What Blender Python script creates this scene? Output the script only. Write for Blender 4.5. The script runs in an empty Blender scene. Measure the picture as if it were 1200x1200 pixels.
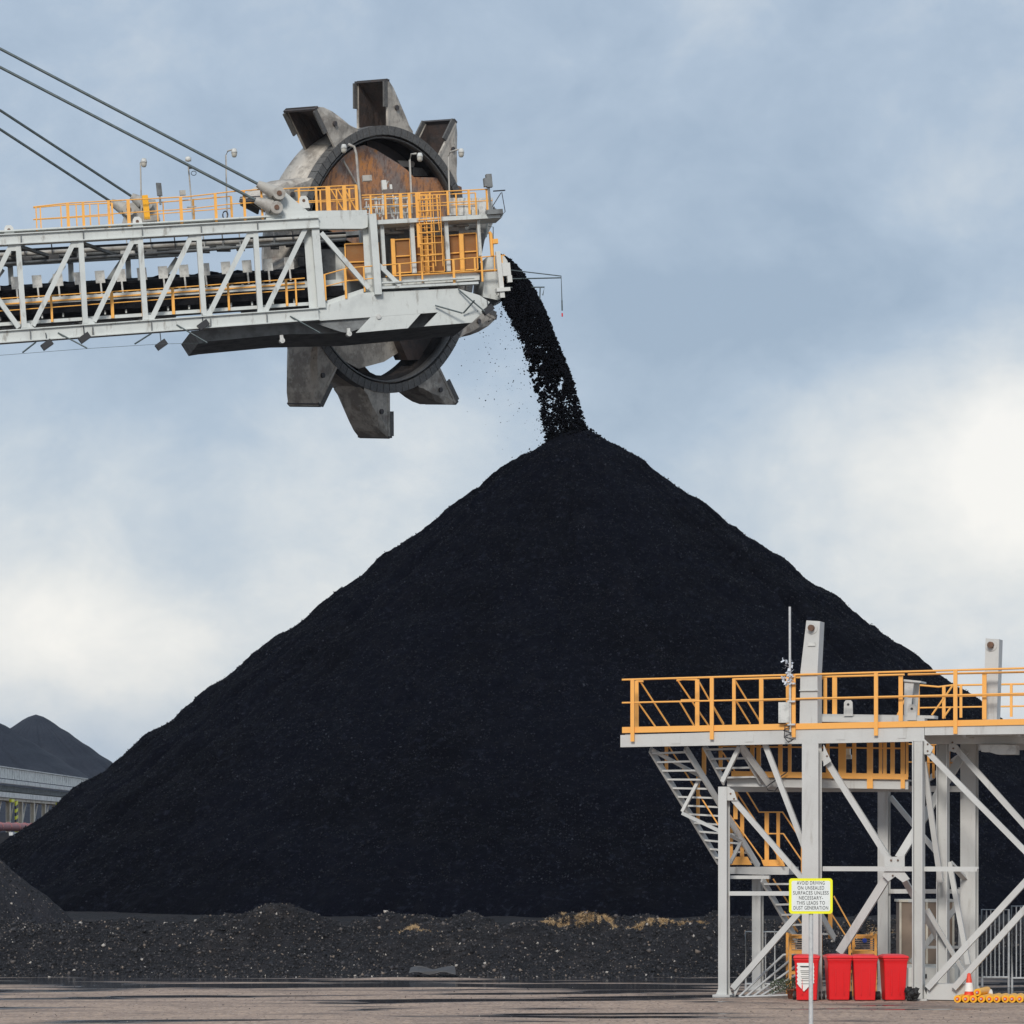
import bpy, math, random
import numpy as np
from mathutils import Vector, Matrix
random.seed(7); rng = np.random.default_rng(11)
S = bpy.context.scene
R = math.radians
# ------------------------------------------------------------------ camera, sky, sun, exposure
F, HZ, CH = 3570.0, 985.0, 3.7            # focal length in px of a 1200 px frame, horizon row, eye height
cam = bpy.data.cameras.new('camera'); co = bpy.data.objects.new('camera', cam); S.collection.objects.link(co)
cam.sensor_width = 36; cam.lens = 36*F/1200; cam.shift_y = (HZ-600)/1200
cam.clip_start = 1; cam.clip_end = 9000
co.location = (0, 0, CH); co.rotation_euler = (R(90), 0, 0)
S.camera = co
SUN_EL, SUN_AZ = 33, -12                   # sun behind the camera, to its left
w = bpy.data.worlds.new('World'); S.world = w; w.use_nodes = True
def world():
    nt = w.node_tree; N = nt.nodes; L = nt.links; N.clear()
    def nd(t, **k):
        n = N.new(t)
        for a, b in k.items(): setattr(n, a, b)
        return n
    def mth(op, a, b=None, c=None, clamp=False):
        n = nd('ShaderNodeMath', operation=op, use_clamp=clamp)
        for i, v in enumerate((a, b, c)):
            if v is None: continue
            if isinstance(v, (int, float)): n.inputs[i].default_value = v
            else: L.new(v, n.inputs[i])
        return n.outputs[0]
    out = nd('ShaderNodeOutputWorld'); bg = nd('ShaderNodeBackground')
    L.new(bg.outputs[0], out.inputs[0])
    sky = nd('ShaderNodeTexSky', sky_type='NISHITA'); sky.sun_disc = False
    sky.sun_elevation = R(SUN_EL); sky.sun_rotation = R(180+SUN_AZ)
    sky.air_density = 1.6; sky.dust_density = 1.0; sky.ozone_density = 2.0
    tc = nd('ShaderNodeTexCoord')
    sp = nd('ShaderNodeSeparateXYZ'); L.new(tc.outputs['Generated'], sp.inputs[0])
    x, y, z = sp.outputs
    # warped direction for the cloud banks
    mp = nd('ShaderNodeMapping'); mp.inputs['Scale'].default_value = (1, 1, 1.35); mp.inputs['Location'].default_value = (3.1, .7, 1.3)
    L.new(tc.outputs['Generated'], mp.inputs[0])
    n1 = nd('ShaderNodeTexNoise'); n1.inputs['Scale'].default_value = 9.5; n1.inputs['Detail'].default_value = 10; n1.inputs['Roughness'].default_value = .6; n1.inputs['Distortion'].default_value = .25
    L.new(mp.outputs[0], n1.inputs['Vector'])
    n2 = nd('ShaderNodeTexNoise'); n2.inputs['Scale'].default_value = 26; n2.inputs['Detail'].default_value = 8; n2.inputs['Roughness'].default_value = .62; n2.inputs['Distortion'].default_value = .3
    L.new(mp.outputs[0], n2.inputs['Vector'])
    n3 = nd('ShaderNodeTexNoise'); n3.inputs['Scale'].default_value = 5; n3.inputs['Detail'].default_value = 4
    L.new(mp.outputs[0], n3.inputs['Vector'])
    def blob(px, py, rx, ry, amt):         # a bank of cloud fixed at a bearing and elevation
        dx = mth('MULTIPLY', mth('SUBTRACT', x, (px-600)/F), F/rx)
        dz = mth('MULTIPLY', mth('SUBTRACT', z, (HZ-py)/F), F/ry)
        r2 = mth('ADD', mth('MULTIPLY', dx, dx), mth('MULTIPLY', dz, dz))
        return mth('MULTIPLY', mth('EXPONENT', mth('MULTIPLY', r2, -1)), amt)
    bright = blob(1195, 560, 190, 135, .95)
    for b in ((90, 760, 270, 105, .58), (420, 620, 220, 160, .24), (1120, 215, 90, 90, .16), (1060, 800, 400, 130, .32), (450, 500, 120, 70, .16),
              (850, 390, 260, 70, -.26), (760, 260, 330, 120, -.10), (40, 560, 200, 100, .10), (1150, 330, 200, 50, -.08), (250, 660, 120, 50, -.08),
              (240, 440, 240, 50, -.06), (950, 590, 60, 90, .12)):
        bright = mth('ADD', bright, blob(*b))
    nz = mth('ADD', mth('MULTIPLY', mth('SUBTRACT', n1.outputs[0], .5), 1.0), mth('MULTIPLY', mth('SUBTRACT', n2.outputs[0], .5), .50))
    fac = mth('ADD', mth('ADD', bright, nz), .24)
    rmp = nd('ShaderNodeValToRGB'); cr = rmp.color_ramp; cr.interpolation = 'LINEAR'
    L.new(fac, rmp.inputs[0])
    K = SKYC = 1/.1
    cols = [(0.0, (.325, .415, .54)), (.25, (.41, .50, .62)), (.5, (.56, .62, .69)), (.74, (.745, .76, .77)), (1.0, (.90, .885, .86))]
    while len(cr.elements) < len(cols): cr.elements.new(.5)
    for e, (p, c) in zip(cr.elements, cols):
        e.position = p; e.color = (c[0], c[1], c[2], 1)
    sc = nd('ShaderNodeVectorMath', operation='SCALE'); L.new(rmp.outputs[0], sc.inputs[0]); sc.inputs['Scale'].default_value = K
    mix = nd('ShaderNodeMix', data_type='RGBA'); mix.inputs[0].default_value = .92      # a few per cent of clear sky through the cloud
    L.new(sky.outputs[0], mix.inputs[6]); L.new(sc.outputs[0], mix.inputs[7])
    L.new(mix.outputs[2], bg.inputs[0]); bg.inputs[1].default_value = .1
world()
sd = bpy.data.lights.new('sun', 'SUN'); so = bpy.data.objects.new('sun', sd); S.collection.objects.link(so)
sd.energy = 2.3; sd.angle = R(14); sd.color = (1, .95, .88)
so.rotation_euler = (R(90-SUN_EL), 0, R(SUN_AZ)); so.location = (0, 0, 80)
S.view_settings.view_transform = 'Standard'; S.view_settings.look = 'None'; S.view_settings.gamma = 1; S.view_settings.exposure = .1

# ------------------------------------------------------------------ materials
def mat(name, col, rough=.6, metal=0, noise=None, bump=None, spec=.5, extra=None):
    """noise: list of (scale, amount, colour, lo, hi[, stretch]) layers mixed over col; bump: list of (scale, distance)"""
    m = bpy.data.materials.new(name); m.use_nodes = True
    nt = m.node_tree; N = nt.nodes; L = nt.links
    b = N['Principled BSDF']; b.inputs['Roughness'].default_value = rough; b.inputs['Metallic'].default_value = metal
    b.inputs['Specular IOR Level'].default_value = spec
    tc = N.new('ShaderNodeTexCoord'); src = None
    for ly in noise or []:
        sc_, amt, c2, lo, hi = ly[:5]; st = ly[5] if len(ly) > 5 else (1, 1, 1)
        mp = N.new('ShaderNodeMapping'); mp.inputs['Scale'].default_value = st; L.new(tc.outputs['Object'], mp.inputs[0])
        n = N.new('ShaderNodeTexNoise'); n.inputs['Scale'].default_value = sc_; n.inputs['Detail'].default_value = 6; n.inputs['Roughness'].default_value = .62
        L.new(mp.outputs[0], n.inputs['Vector'])
        mr = N.new('ShaderNodeMapRange'); mr.inputs[1].default_value = lo; mr.inputs[2].default_value = hi; mr.inputs[4].default_value = amt; mr.interpolation_type = 'SMOOTHSTEP'
        L.new(n.outputs[0], mr.inputs[0])
        mx = N.new('ShaderNodeMix'); mx.data_type = 'RGBA'; L.new(mr.outputs[0], mx.inputs[0])
        if src is None: mx.inputs[6].default_value = (*col, 1)
        else: L.new(src, mx.inputs[6])
        mx.inputs[7].default_value = (*c2, 1); src = mx.outputs[2]
    if src is None: b.inputs['Base Color'].default_value = (*col, 1)
    else: L.new(src, b.inputs['Base Color'])
    nrm = None
    for sc_, dist in bump or []:
        n = N.new('ShaderNodeTexNoise'); n.inputs['Scale'].default_value = sc_; n.inputs['Detail'].default_value = 4; n.inputs['Roughness'].default_value = .65
        L.new(tc.outputs['Object'], n.inputs['Vector'])
        bp = N.new('ShaderNodeBump'); bp.inputs['Distance'].default_value = dist; bp.inputs['Strength'].default_value = 1
        L.new(n.outputs[0], bp.inputs['Height'])
        if nrm is not None: L.new(nrm, bp.inputs['Normal'])
        nrm = bp.outputs[0]
    if nrm is not None: L.new(nrm, b.inputs['Normal'])
    if extra: extra(nt, b, tc, src)
    return m
dirt = (.17, .15, .13)
M = {}
M['boom'] = mat('boom_paint', (.61, .635, .61), .55, 0, [(1.2, .35, (.40, .42, .41), .45, .7), (3.5, .7, (.24, .22, .19), .55, .72, (1, 1, .3)), (14, .35, (.30, .27, .24), .6, .8)], [(30, .004)])
M['boomdark'] = mat('dark_steel', (.20, .21, .21), .7, 0, [(2, .7, (.09, .09, .09), .42, .65), (9, .4, (.30, .29, .27), .55, .75)], [(18, .01)])  # darker steel, mostly for inner, far and underside parts of the boom
M['rope'] = mat('stay_rope_steel', (.075, .10, .105), .5, .3, [(6, .5, (.14, .16, .16), .4, .6)])
M['socket'] = mat('socket_steel', (.42, .40, .36), .6, 0, [(3, .6, (.24, .21, .18), .45, .65)], [(12, .01)])
M['orange'] = mat('safety_orange', (.92, .45, .09), .5, 0, [(2.5, .35, (.62, .27, .05), .5, .72), (16, .3, (.35, .19, .08), .6, .78)])
M['orange2'] = mat('platform_orange', (.88, .42, .095), .45, 0, [(4, .25, (.74, .33, .06), .5, .75), (28, .22, (.45, .24, .08), .62, .8)])
M['mesh'] = mat('orange_guard_mesh', (.30, .125, .03), .7, 0, [(60, .5, (.2, .10, .04), .45, .6, (.1, .1, 1)), (2, .5, (.28, .15, .06), .45, .65)])
M['bucket'] = mat('worn_bucket_steel', (.52, .475, .41), .6, .0, [(1.1, .85, (.24, .215, .185), .42, .60), (4, .6, (.66, .62, .55), .55, .72), (7, .6, (.13, .115, .10), .56, .70, (1, 1, .4)), (1.6, .5, (.17, .11, .085), .55, .72)], [(9, .02), (40, .006)])
M['lip'] = mat('cutting_edge', (.07, .065, .065), .55, .3, [(5, .5, (.13, .085, .07), .5, .65)], [(12, .01)])
M['inner_shade'] = mat('drum_inner_shade', (.022, .019, .018), .85, 0, [(2, .7, (.05, .04, .035), .5, .66)], [(8, .03)], .15)  # near-black base colour puts the shade inside the drum into the paint
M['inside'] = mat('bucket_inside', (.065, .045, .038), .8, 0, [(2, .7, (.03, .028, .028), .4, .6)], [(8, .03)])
M['ring'] = mat('wheel_ring', (.12, .115, .108), .6, .0, [(3, .7, (.17, .165, .155), .5, .68), (12, .5, (.04, .04, .04), .45, .6)], [(10, .02)])
M['rust'] = mat('rusty_shield', (.52, .24, .11), .85, 0, [(.45, .9, (.27, .23, .21), .44, .56), (1.3, .8, (.66, .27, .07), .54, .66), (5, .75, (.19, .11, .08), .47, .62, (1, 1, .5)), (9, .5, (.55, .47, .42), .58, .72)], [(14, .02)])
M['drum'] = mat('pale_drum', (.48, .45, .41), .65, 0, [(1, .7, (.28, .25, .22), .48, .66), (4, .6, (.12, .11, .10), .6, .74)], [(10, .01)])
M['belt'] = mat('rubber_belt', (.008, .008, .010), .8, 0, [(3, .5, (.02, .02, .023), .45, .65)], [(6, .05)], .15)
M['plate'] = mat('idler_plate_grey', (.60, .60, .57), .6, 0, [(6, .4, (.2, .2, .19), .45, .65)])
M['black'] = mat('black_fitting', (.025, .025, .028), .5)
M['glass'] = mat('lamp_glass', (.50, .48, .42), .2)
M['pale'] = mat('pale_enamel', (.66, .66, .62), .45, 0, [(8, .3, (.45, .43, .38), .5, .7)])
M['plat'] = mat('platform_paint', (.55, .55, .53), .5, 0, [(.8, .45, (.45, .445, .43), .42, .64), (5, .6, (.33, .31, .28), .56, .74, (1, 1, .15)), (16, .45, (.30, .22, .16), .62, .76)], [(25, .003)])
M['galv'] = mat('galvanised_steel', (.56, .565, .56), .5, .1, [(9, .4, (.33, .34, .34), .45, .62)])
M['pin'] = mat('rusty_pin', (.13, .075, .05), .85, 0, [(14, .6, (.24, .12, .07), .45, .65)], [(40, .01)])
M['red'] = mat('red_plastic', (.72, .012, .016), .38, 0, [(3, .3, (.55, .012, .014), .45, .7), (30, .15, (.5, .10, .08), .62, .8)])
M['rubber'] = mat('tyre_rubber', (.02, .02, .02), .7)
M['paper'] = mat('white_paper', (.78, .77, .73), .6, 0, [(20, .25, (.55, .5, .42), .55, .75)])
M['ink'] = mat('black_print', (.02, .02, .022), .6)
M['signw'] = mat('sign_white', (.76, .79, .77), .45, 0, [(7, .3, (.62, .64, .6), .5, .72)])
M['signy'] = mat('sign_yellow', (.88, .86, .015), .45, 0, [(12, .25, (.68, .66, .04), .5, .72)])
M['yellow'] = mat('roller_yellow', (.90, .44, .015), .4, 0, [(18, .4, (.6, .27, .02), .52, .7)])
M['cone'] = mat('cone_orange', (.75, .06, .02), .5, 0, [(20, .4, (.4, .05, .03), .5, .7)])
M['brown'] = mat('brown_panel', (.30, .225, .17), .75, 0, [(2, .4, (.2, .15, .12), .45, .65), (30, .3, (.42, .34, .27), .6, .75)])
M['yellowpaint'] = mat('trolley_orange', (.72, .33, .06), .6, 0, [(6, .6, (.40, .22, .09), .45, .65)])
M['leaf'] = mat('plant_leaf', (.05, .07, .035), .7)
M['terracotta'] = mat('terracotta', (.30, .10, .055), .8, 0, [(12, .4, (.18, .08, .05), .5, .7)])
M['blue'] = mat('blue_disc', (.03, .09, .5), .5)
M['pinkpipe'] = mat('pink_pipe', (.36, .13, .13), .6, 0, [(1, .4, (.26, .11, .11), .45, .65)])
M['corr'] = mat('corrugated_sheet', (.84, .82, .77), .6, 0, [(1.5, .45, (.33, .325, .31), .45, .65)])
M['concrete'] = mat('pale_concrete', (.80, .73, .60), .8, 0, [(1.2, .5, (.33, .3, .26), .45, .65)])
M['scrap'] = mat('grey_scrap_sheet', (.055, .055, .058), .6)
M['wrap'] = mat('plastic_wrap', (.62, .64, .68), .35)
def islands(name, cols, rough=.7, spec=.4):
    m = bpy.data.materials.new(name); m.use_nodes = True; nt = m.node_tree; N = nt.nodes; L = nt.links
    b = N['Principled BSDF']; b.inputs['Roughness'].default_value = rough; b.inputs['Specular IOR Level'].default_value = spec
    g = N.new('ShaderNodeNewGeometry'); r = N.new('ShaderNodeValToRGB'); r.color_ramp.interpolation = 'CONSTANT'
    while len(r.color_ramp.elements) < len(cols): r.color_ramp.elements.new(.5)
    for e, (p, c) in zip(r.color_ramp.elements, cols): e.position = p; e.color = (*c, 1)
    L.new(g.outputs['Random Per Island'], r.inputs[0]); L.new(r.outputs[0], b.inputs['Base Color'])
    return m
M['rubble'] = islands('rubble_stones', [(0, (.005, .005, .007)), (.45, (.018, .018, .022)), (.68, (.045, .043, .047)), (.86, (.10, .085, .078)), (.945, (.19, .15, .12)), (.985, (.42, .38, .34))])
M['chunk'] = islands('coal_lumps', [(0, (.0018, .0018, .0032)), (.5, (.0032, .0033, .0052)), (.9, (.008, .0085, .012))], .8, .06)
M['glint'] = islands('loose_coal_glints', [(0, (.002, .0025, .005)), (.55, (.006, .007, .012)), (.8, (.015, .017, .026)), (.95, (.036, .041, .056))], .6, .25)  # paler lumps have the coal's glints put into their base colour
M['grass'] = islands('dry_grass', [(0, (.50, .34, .18)), (.4, (.34, .23, .12)), (.75, (.66, .50, .31))], .8, .1)
def coal_extra(nt, b, tc, src):
    pass
M['coal'] = mat('coal', (.0034, .0042, .0084), .9, 0, [(.16, .6, (.0024, .0027, .0045), .42, .62), (1.2, .6, (.0075, .008, .0115), .5, .68), (4, .8, (.014, .0165, .026), .54, .68), (8, .9, (.046, .049, .062), .62, .72)], [(1.3, .16), (5, .14), (14, .06)], .04)
M['farcoal'] = mat('far_coal_haze', (.020, .025, .037), .75, 0, [(.05, .6, (.034, .039, .052), .45, .6)], [(.5, .4)], .2)  # distance haze painted in: base colour paler and bluer than the near coal
M['heap'] = mat('heap_coal', (.017, .017, .022), .8, 0, [(1.2, .7, (.010, .010, .013), .45, .62), (8, .9, (.09, .088, .09), .6, .72)], [(2, .15), (9, .08)], .3)
M['bank'] = mat('spoil', (.020, .0195, .023), .85, 0, [(.35, .7, (.048, .040, .036), .5, .68), (2.2, .8, (.009, .009, .011), .45, .6), (8, .9, (.10, .09, .085), .60, .70)], [(2.2, .25), (8, .16)], .25)
def ground_extra(nt, b, tc, src):
    N = nt.nodes; L = nt.links
    def noise(scale, st, det=5, loc=(0, 0, 0)):
        mp = N.new('ShaderNodeMapping'); mp.inputs['Scale'].default_value = st; mp.inputs['Location'].default_value = loc
        L.new(tc.outputs['Object'], mp.inputs[0])
        n = N.new('ShaderNodeTexNoise'); n.inputs['Scale'].default_value = scale; n.inputs['Detail'].default_value = det; n.inputs['Distortion'].default_value = .4
        L.new(mp.outputs[0], n.inputs['Vector']); return n.outputs[0]
    sp = N.new('ShaderNodeSeparateXYZ'); L.new(tc.outputs['Object'], sp.inputs[0])
    def mr(v, a, c, lo=0, hi=1):
        n = N.new('ShaderNodeMapRange'); n.inputs[1].default_value = a; n.inputs[2].default_value = c; n.inputs[3].default_value = lo; n.inputs[4].default_value = hi; n.interpolation_type = 'SMOOTHSTEP'
        L.new(v, n.inputs[0]); return n.outputs[0]
    def mm(op, a, c):
        n = N.new('ShaderNodeMath'); n.operation = op; n.use_clamp = (op != 'MULTIPLY')
        for i, v in enumerate((a, c)):
            if isinstance(v, (int, float)): n.inputs[i].default_value = v
            else: L.new(v, n.inputs[i])
        return n.outputs[0]
    near_bank = mr(sp.outputs[1], 69, 79)                # wet hollow along the foot of the bank
    wetn = noise(.6, (.26, 1, 1), 9)
    puddle = mr(mm('ADD', wetn, mm('MULTIPLY', near_bank, .13)), .585, .615)
    damp = mr(mm('ADD', wetn, mm('MULTIPLY', near_bank, .14)), .52, .62)
    ruts = mr(noise(1.1, (.10, 1, 1), 4, (5, 2, 0)), .55, .70, 0, .5)
    m1 = N.new('ShaderNodeMix'); m1.data_type = 'RGBA'; L.new(mm('MAXIMUM', damp, ruts), m1.inputs[0]); L.new(src, m1.inputs[6]); m1.inputs[7].default_value = (.14, .115, .10, 1)
    m2 = N.new('ShaderNodeMix'); m2.data_type = 'RGBA'; L.new(puddle, m2.inputs[0]); L.new(m1.outputs[2], m2.inputs[6]); m2.inputs[7].default_value = (.022, .022, .026, 1)
    L.new(m2.outputs[2], b.inputs['Base Color'])
    r = N.new('ShaderNodeMapRange'); r.inputs[3].default_value = .9; r.inputs[4].default_value = .12; L.new(puddle, r.inputs[0]); L.new(r.outputs[0], b.inputs['Roughness'])
    # puddles are smooth: fade the gravel bump there
    inv = mm('SUBTRACT', 1.0, puddle)
    for n in list(N):
        if n.type == 'BUMP': L.new(inv, n.inputs['Strength'])
M['ground'] = mat('gravel_yard', (.44, .325, .25), .9, 0, [(.5, .6, (.31, .23, .185), .42, .62), (3, .6, (.58, .42, .31), .48, .66, (1, .5, 1)), (9, .7, (.15, .115, .10), .52, .64, (1, .35, 1)), (14, .8, (.56, .46, .40), .56, .66, (1, .3, 1))], [(6, .06), (20, .03)], .3, ground_extra)

# ------------------------------------------------------------------ frames and mesh helpers
class Frame:
    """a structure's own axes: u along, v away from the viewer, w up; T() finds the point of plane v seen at a pixel"""
    def __init__(s, px, py, D, yaw, luff=0):
        s.o = Vector(((px-600)/F*D, D, CH+(HZ-py)/F*D))
        c, n = math.cos(R(yaw)), math.sin(R(yaw)); ce, se = math.cos(R(luff)), math.sin(R(luff))
        s.u = Vector((c*ce, n*ce, se)); s.v = Vector((-n, c, 0)); s.w = Vector((-c*se, -n*se, ce))
    def T(s, px, py, v=0.0):
        ray = Vector(((px-600)/F, 1, (HZ-py)/F)); e = Vector((0, 0, CH))
        t = ((s.o + s.v*v) - e).dot(s.v)/ray.dot(s.v)
        return e + ray*t
    def uw(s, p): q = p - s.o; return q.dot(s.u), q.dot(s.v), q.dot(s.w)
    def P(s, u, v, w): return s.o + s.u*u + s.v*v + s.w*w
def P(px, py, D): return Vector(((px-600)/F*D, D, CH+(HZ-py)/F*D))

class MB:
    def __init__(s): s.V = []; s.Fc = []; s.mi = []; s.cur = 0; s.sm = []
    def add(s, vs, fs, smooth=False):
        b = len(s.V); s.V += [Vector(v) for v in vs]; s.Fc += [tuple(b+i for i in f) for f in fs]
        s.mi += [s.cur]*len(fs); s.sm += [smooth]*len(fs); return s
    def box(s, c, ax, ay, az):                     # centre and three half-axis vectors
        c = Vector(c); vs = [c+ax*i+ay*j+az*k for i in (-1, 1) for j in (-1, 1) for k in (-1, 1)]
        fs = [(0, 1, 3, 2), (4, 6, 7, 5), (0, 4, 5, 1), (2, 3, 7, 6), (0, 2, 6, 4), (1, 5, 7, 3)]
        if ax.cross(ay).dot(az) < 0: fs = [f[::-1] for f in fs]
        return s.add(vs, fs)
    def cube(s, c, sx, sy, sz): return s.box(c, Vector((sx/2, 0, 0)), Vector((0, sy/2, 0)), Vector((0, 0, sz/2)))
    def bar(s, a, b, wd, dp, dirv, ext=0):         # wd measured across in the dirv x axis direction, dp along dirv
        a = Vector(a); b = Vector(b); d = (b-a).normalized(); dv = (dirv - d*dirv.dot(d)).normalized(); sd_ = d.cross(dv)
        return s.box((a+b)/2, d*((b-a).length/2+ext), sd_*wd/2, dv*dp/2)
    def hbeam(s, a, b, wd, dp, dirv, t=.02):       # two flanges facing +-dirv and a web
        a = Vector(a); b = Vector(b); d = (b-a).normalized(); dv = (dirv - d*dirv.dot(d)).normalized(); sd_ = d.cross(dv)
        h = d*(b-a).length/2; c = (a+b)/2
        s.box(c+dv*(dp/2-t/2), h, sd_*wd/2, dv*t/2); s.box(c-dv*(dp/2-t/2), h, sd_*wd/2, dv*t/2)
        return s.box(c, h*.9995, sd_*t/2, dv*(dp/2-t))
    def tube(s, pts, r, n=8, r2=None, cap=True, smooth=True):
        pts = [Vector(p) for p in pts]; rings = []; b = []
        for i, p in enumerate(pts):
            d = (pts[min(i+1, len(pts)-1)]-pts[max(i-1, 0)]).normalized()
            up = Vector((0, 0, 1)) if abs(d.z) < .95 else Vector((1, 0, 0))
            e = d.cross(up).normalized(); f = d.cross(e)
            rr = r if r2 is None else r+(r2-r)*i/(len(pts)-1)
            b += [p+e*(rr*math.cos(2*math.pi*k/n))+f*(rr*math.sin(2*math.pi*k/n)) for k in range(n)]
        fs = []
        for i in range(len(pts)-1):
            for k in range(n): fs.append((i*n+k, i*n+(k+1) % n, (i+1)*n+(k+1) % n, (i+1)*n+k))
        s.add(b, fs, smooth)
        if cap: s.add([b[k] for k in range(n)], [tuple(range(n))[::-1]]); s.add([b[-n+k] for k in range(n)], [tuple(range(n))])
        return s
    def lathe(s, prof, c=(0, 0, 0), n=24, axis=None, e1=None, e2=None):
        c = Vector(c); ax = axis or Vector((0, 0, 1)); e1 = e1 or Vector((1, 0, 0)); e2 = e2 or Vector((0, 1, 0))
        vs = [c+ax*z+(e1*math.cos(2*math.pi*k/n)+e2*math.sin(2*math.pi*k/n))*r for r, z in prof for k in range(n)]
        fs = [(i*n+k, i*n+(k+1) % n, (i+1)*n+(k+1) % n, (i+1)*n+k) for i in range(len(prof)-1) for k in range(n)]
        return s.add(vs, fs, True)
    def prism(s, pts, off):                        # polygon points and an extrusion vector
        n = len(pts); a = [Vector(p) for p in pts]; vs = a+[p+off for p in a]
        fs = [tuple(range(n)), tuple(range(2*n-1, n-1, -1))]+[(i, i+n, (i+1) % n+n, (i+1) % n) for i in range(n)]
        return s.add(vs, fs)
    def build(s, name, m, parent=None, loc=None, bevel=0):
        me = bpy.data.meshes.new(name); L0 = Vector((0, 0, 0))
        if parent is not None:
            r = parent
            while r is not None: L0 = L0+r.location; r = r.parent
        me.from_pydata([tuple(v-L0) for v in s.V], [], s.Fc)
        ms = m if isinstance(m, (list, tuple)) else [m]
        for k in ms: me.materials.append(M[k] if isinstance(k, str) else k)
        me.polygons.foreach_set('material_index', s.mi); me.polygons.foreach_set('use_smooth', s.sm)
        me.update()
        import bmesh
        bm = bmesh.new(); bm.from_mesh(me); bmesh.ops.recalc_face_normals(bm, faces=bm.faces)
        if bevel: bmesh.ops.bevel(bm, geom=list(bm.edges), offset=bevel, segments=2, affect='EDGES', clamp_overlap=True)
        bm.to_mesh(me); bm.free()
        o = bpy.data.objects.new(name, me); S.collection.objects.link(o)
        if parent is not None: o.parent = parent
        return o
def tag(o, label, cat, group=None, kind=None):
    o['label'] = label; o['category'] = cat
    if group: o['group'] = group
    if kind: o['kind'] = kind
    return o
def thing(name, label, cat, loc=(0, 0, 0), group=None):
    o = bpy.data.objects.new(name, None); S.collection.objects.link(o); o.location = loc
    return tag(o, label, cat, group)
def structure(o): o['kind'] = 'structure'; return o
def copy_tree(o, parent=None):
    c = o.copy(); S.collection.objects.link(c); c.parent = parent
    for ch in [x for x in list(o.children)]: copy_tree(ch, c)
    return c

# numpy value noise
def _h(ix, iy, sd_):
    n = (ix.astype(np.int64)*374761393 + iy.astype(np.int64)*668265263 + sd_*1442695041) & 0x7fffffff
    n = ((n ^ (n >> 13))*1274126177) & 0x7fffffff
    return ((n ^ (n >> 16)) & 0xffff)/65535.0
def vn(x, y, sd_=0):
    ix = np.floor(x); iy = np.floor(y); fx = x-ix; fy = y-iy; fx = fx*fx*(3-2*fx); fy = fy*fy*(3-2*fy)
    a = _h(ix, iy, sd_); b = _h(ix+1, iy, sd_); c = _h(ix, iy+1, sd_); d = _h(ix+1, iy+1, sd_)
    return (a*(1-fx)+b*fx)*(1-fy)+(c*(1-fx)+d*fx)*fy - .5
def fbm(x, y, o=4, sd_=0, g=.5):
    t = 0; a = 1
    for i in range(o): t = t + a*vn(x*2**i+i*17.3, y*2**i-i*9.1, sd_+i); a *= g
    return t
def grid_mesh(name, X, Y, Z, m, smooth=True, wrap=False):
    ny, nx = X.shape
    V = np.stack([X, Y, Z], -1).reshape(-1, 3)
    i = np.arange(ny*nx).reshape(ny, nx)
    a = i[:-1, :-1]; b = i[:-1, 1:]; c = i[1:, 1:]; d = i[1:, :-1]
    Q = np.stack([a, b, c, d], -1).reshape(-1, 4)
    if wrap: Q = np.concatenate([Q, np.stack([i[:-1, -1], i[:-1, 0], i[1:, 0], i[1:, -1]], -1)])
    me = bpy.data.meshes.new(name)
    me.vertices.add(len(V)); me.vertices.foreach_set('co', V.ravel())
    me.loops.add(Q.size); me.loops.foreach_set('vertex_index', Q.ravel().astype(np.int32))
    me.polygons.add(len(Q)); me.polygons.foreach_set('loop_start', np.arange(0, Q.size, 4, dtype=np.int32))
    me.update(calc_edges=True); me.polygons.foreach_set('use_smooth', np.full(len(Q), smooth))
    me.materials.append(M[m]); o = bpy.data.objects.new(name, me); S.collection.objects.link(o); return o
def lumps(name, C, size, m, parent=None, flat=1.0):
    """many small irregular stones in one mesh: centres C (n,3), sizes (n,)"""
    base = np.array([(1, 0, 0), (-1, 0, 0), (0, 1, 0), (0, -1, 0), (0, 0, 1), (0, 0, -1)], float)
    tri = np.array([(0, 2, 4), (2, 1, 4), (1, 3, 4), (3, 0, 4), (2, 0, 5), (1, 2, 5), (3, 1, 5), (0, 3, 5)])
    n = len(C); v = base[None]*rng.uniform(.55, 1.3, (n, 6, 1)) + rng.uniform(-.28, .28, (n, 6, 3))
    q = rng.normal(size=(n, 4)); q /= np.linalg.norm(q, axis=1)[:, None]; a, b, c, d = q.T
    Rm = np.stack([1-2*(c*c+d*d), 2*(b*c-a*d), 2*(b*d+a*c), 2*(b*c+a*d), 1-2*(b*b+d*d), 2*(c*d-a*b), 2*(b*d-a*c), 2*(c*d+a*b), 1-2*(b*b+c*c)], -1).reshape(n, 3, 3)
    v = np.einsum('nij,nkj->nki', Rm, v)*size[:, None, None]; v[..., 2] *= flat
    v = (v+C[:, None, :]).reshape(-1, 3); t = (tri[None]+6*np.arange(n)[:, None, None]).reshape(-1, 3)
    me = bpy.data.meshes.new(name); me.vertices.add(len(v)); me.vertices.foreach_set('co', v.ravel())
    me.loops.add(t.size); me.loops.foreach_set('vertex_index', t.ravel().astype(np.int32))
    me.polygons.add(len(t)); me.polygons.foreach_set('loop_start', np.arange(0, t.size, 3, dtype=np.int32))
    me.update(calc_edges=True); me.materials.append(M[m]); o = bpy.data.objects.new(name, me); S.collection.objects.link(o)
    return o

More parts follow.
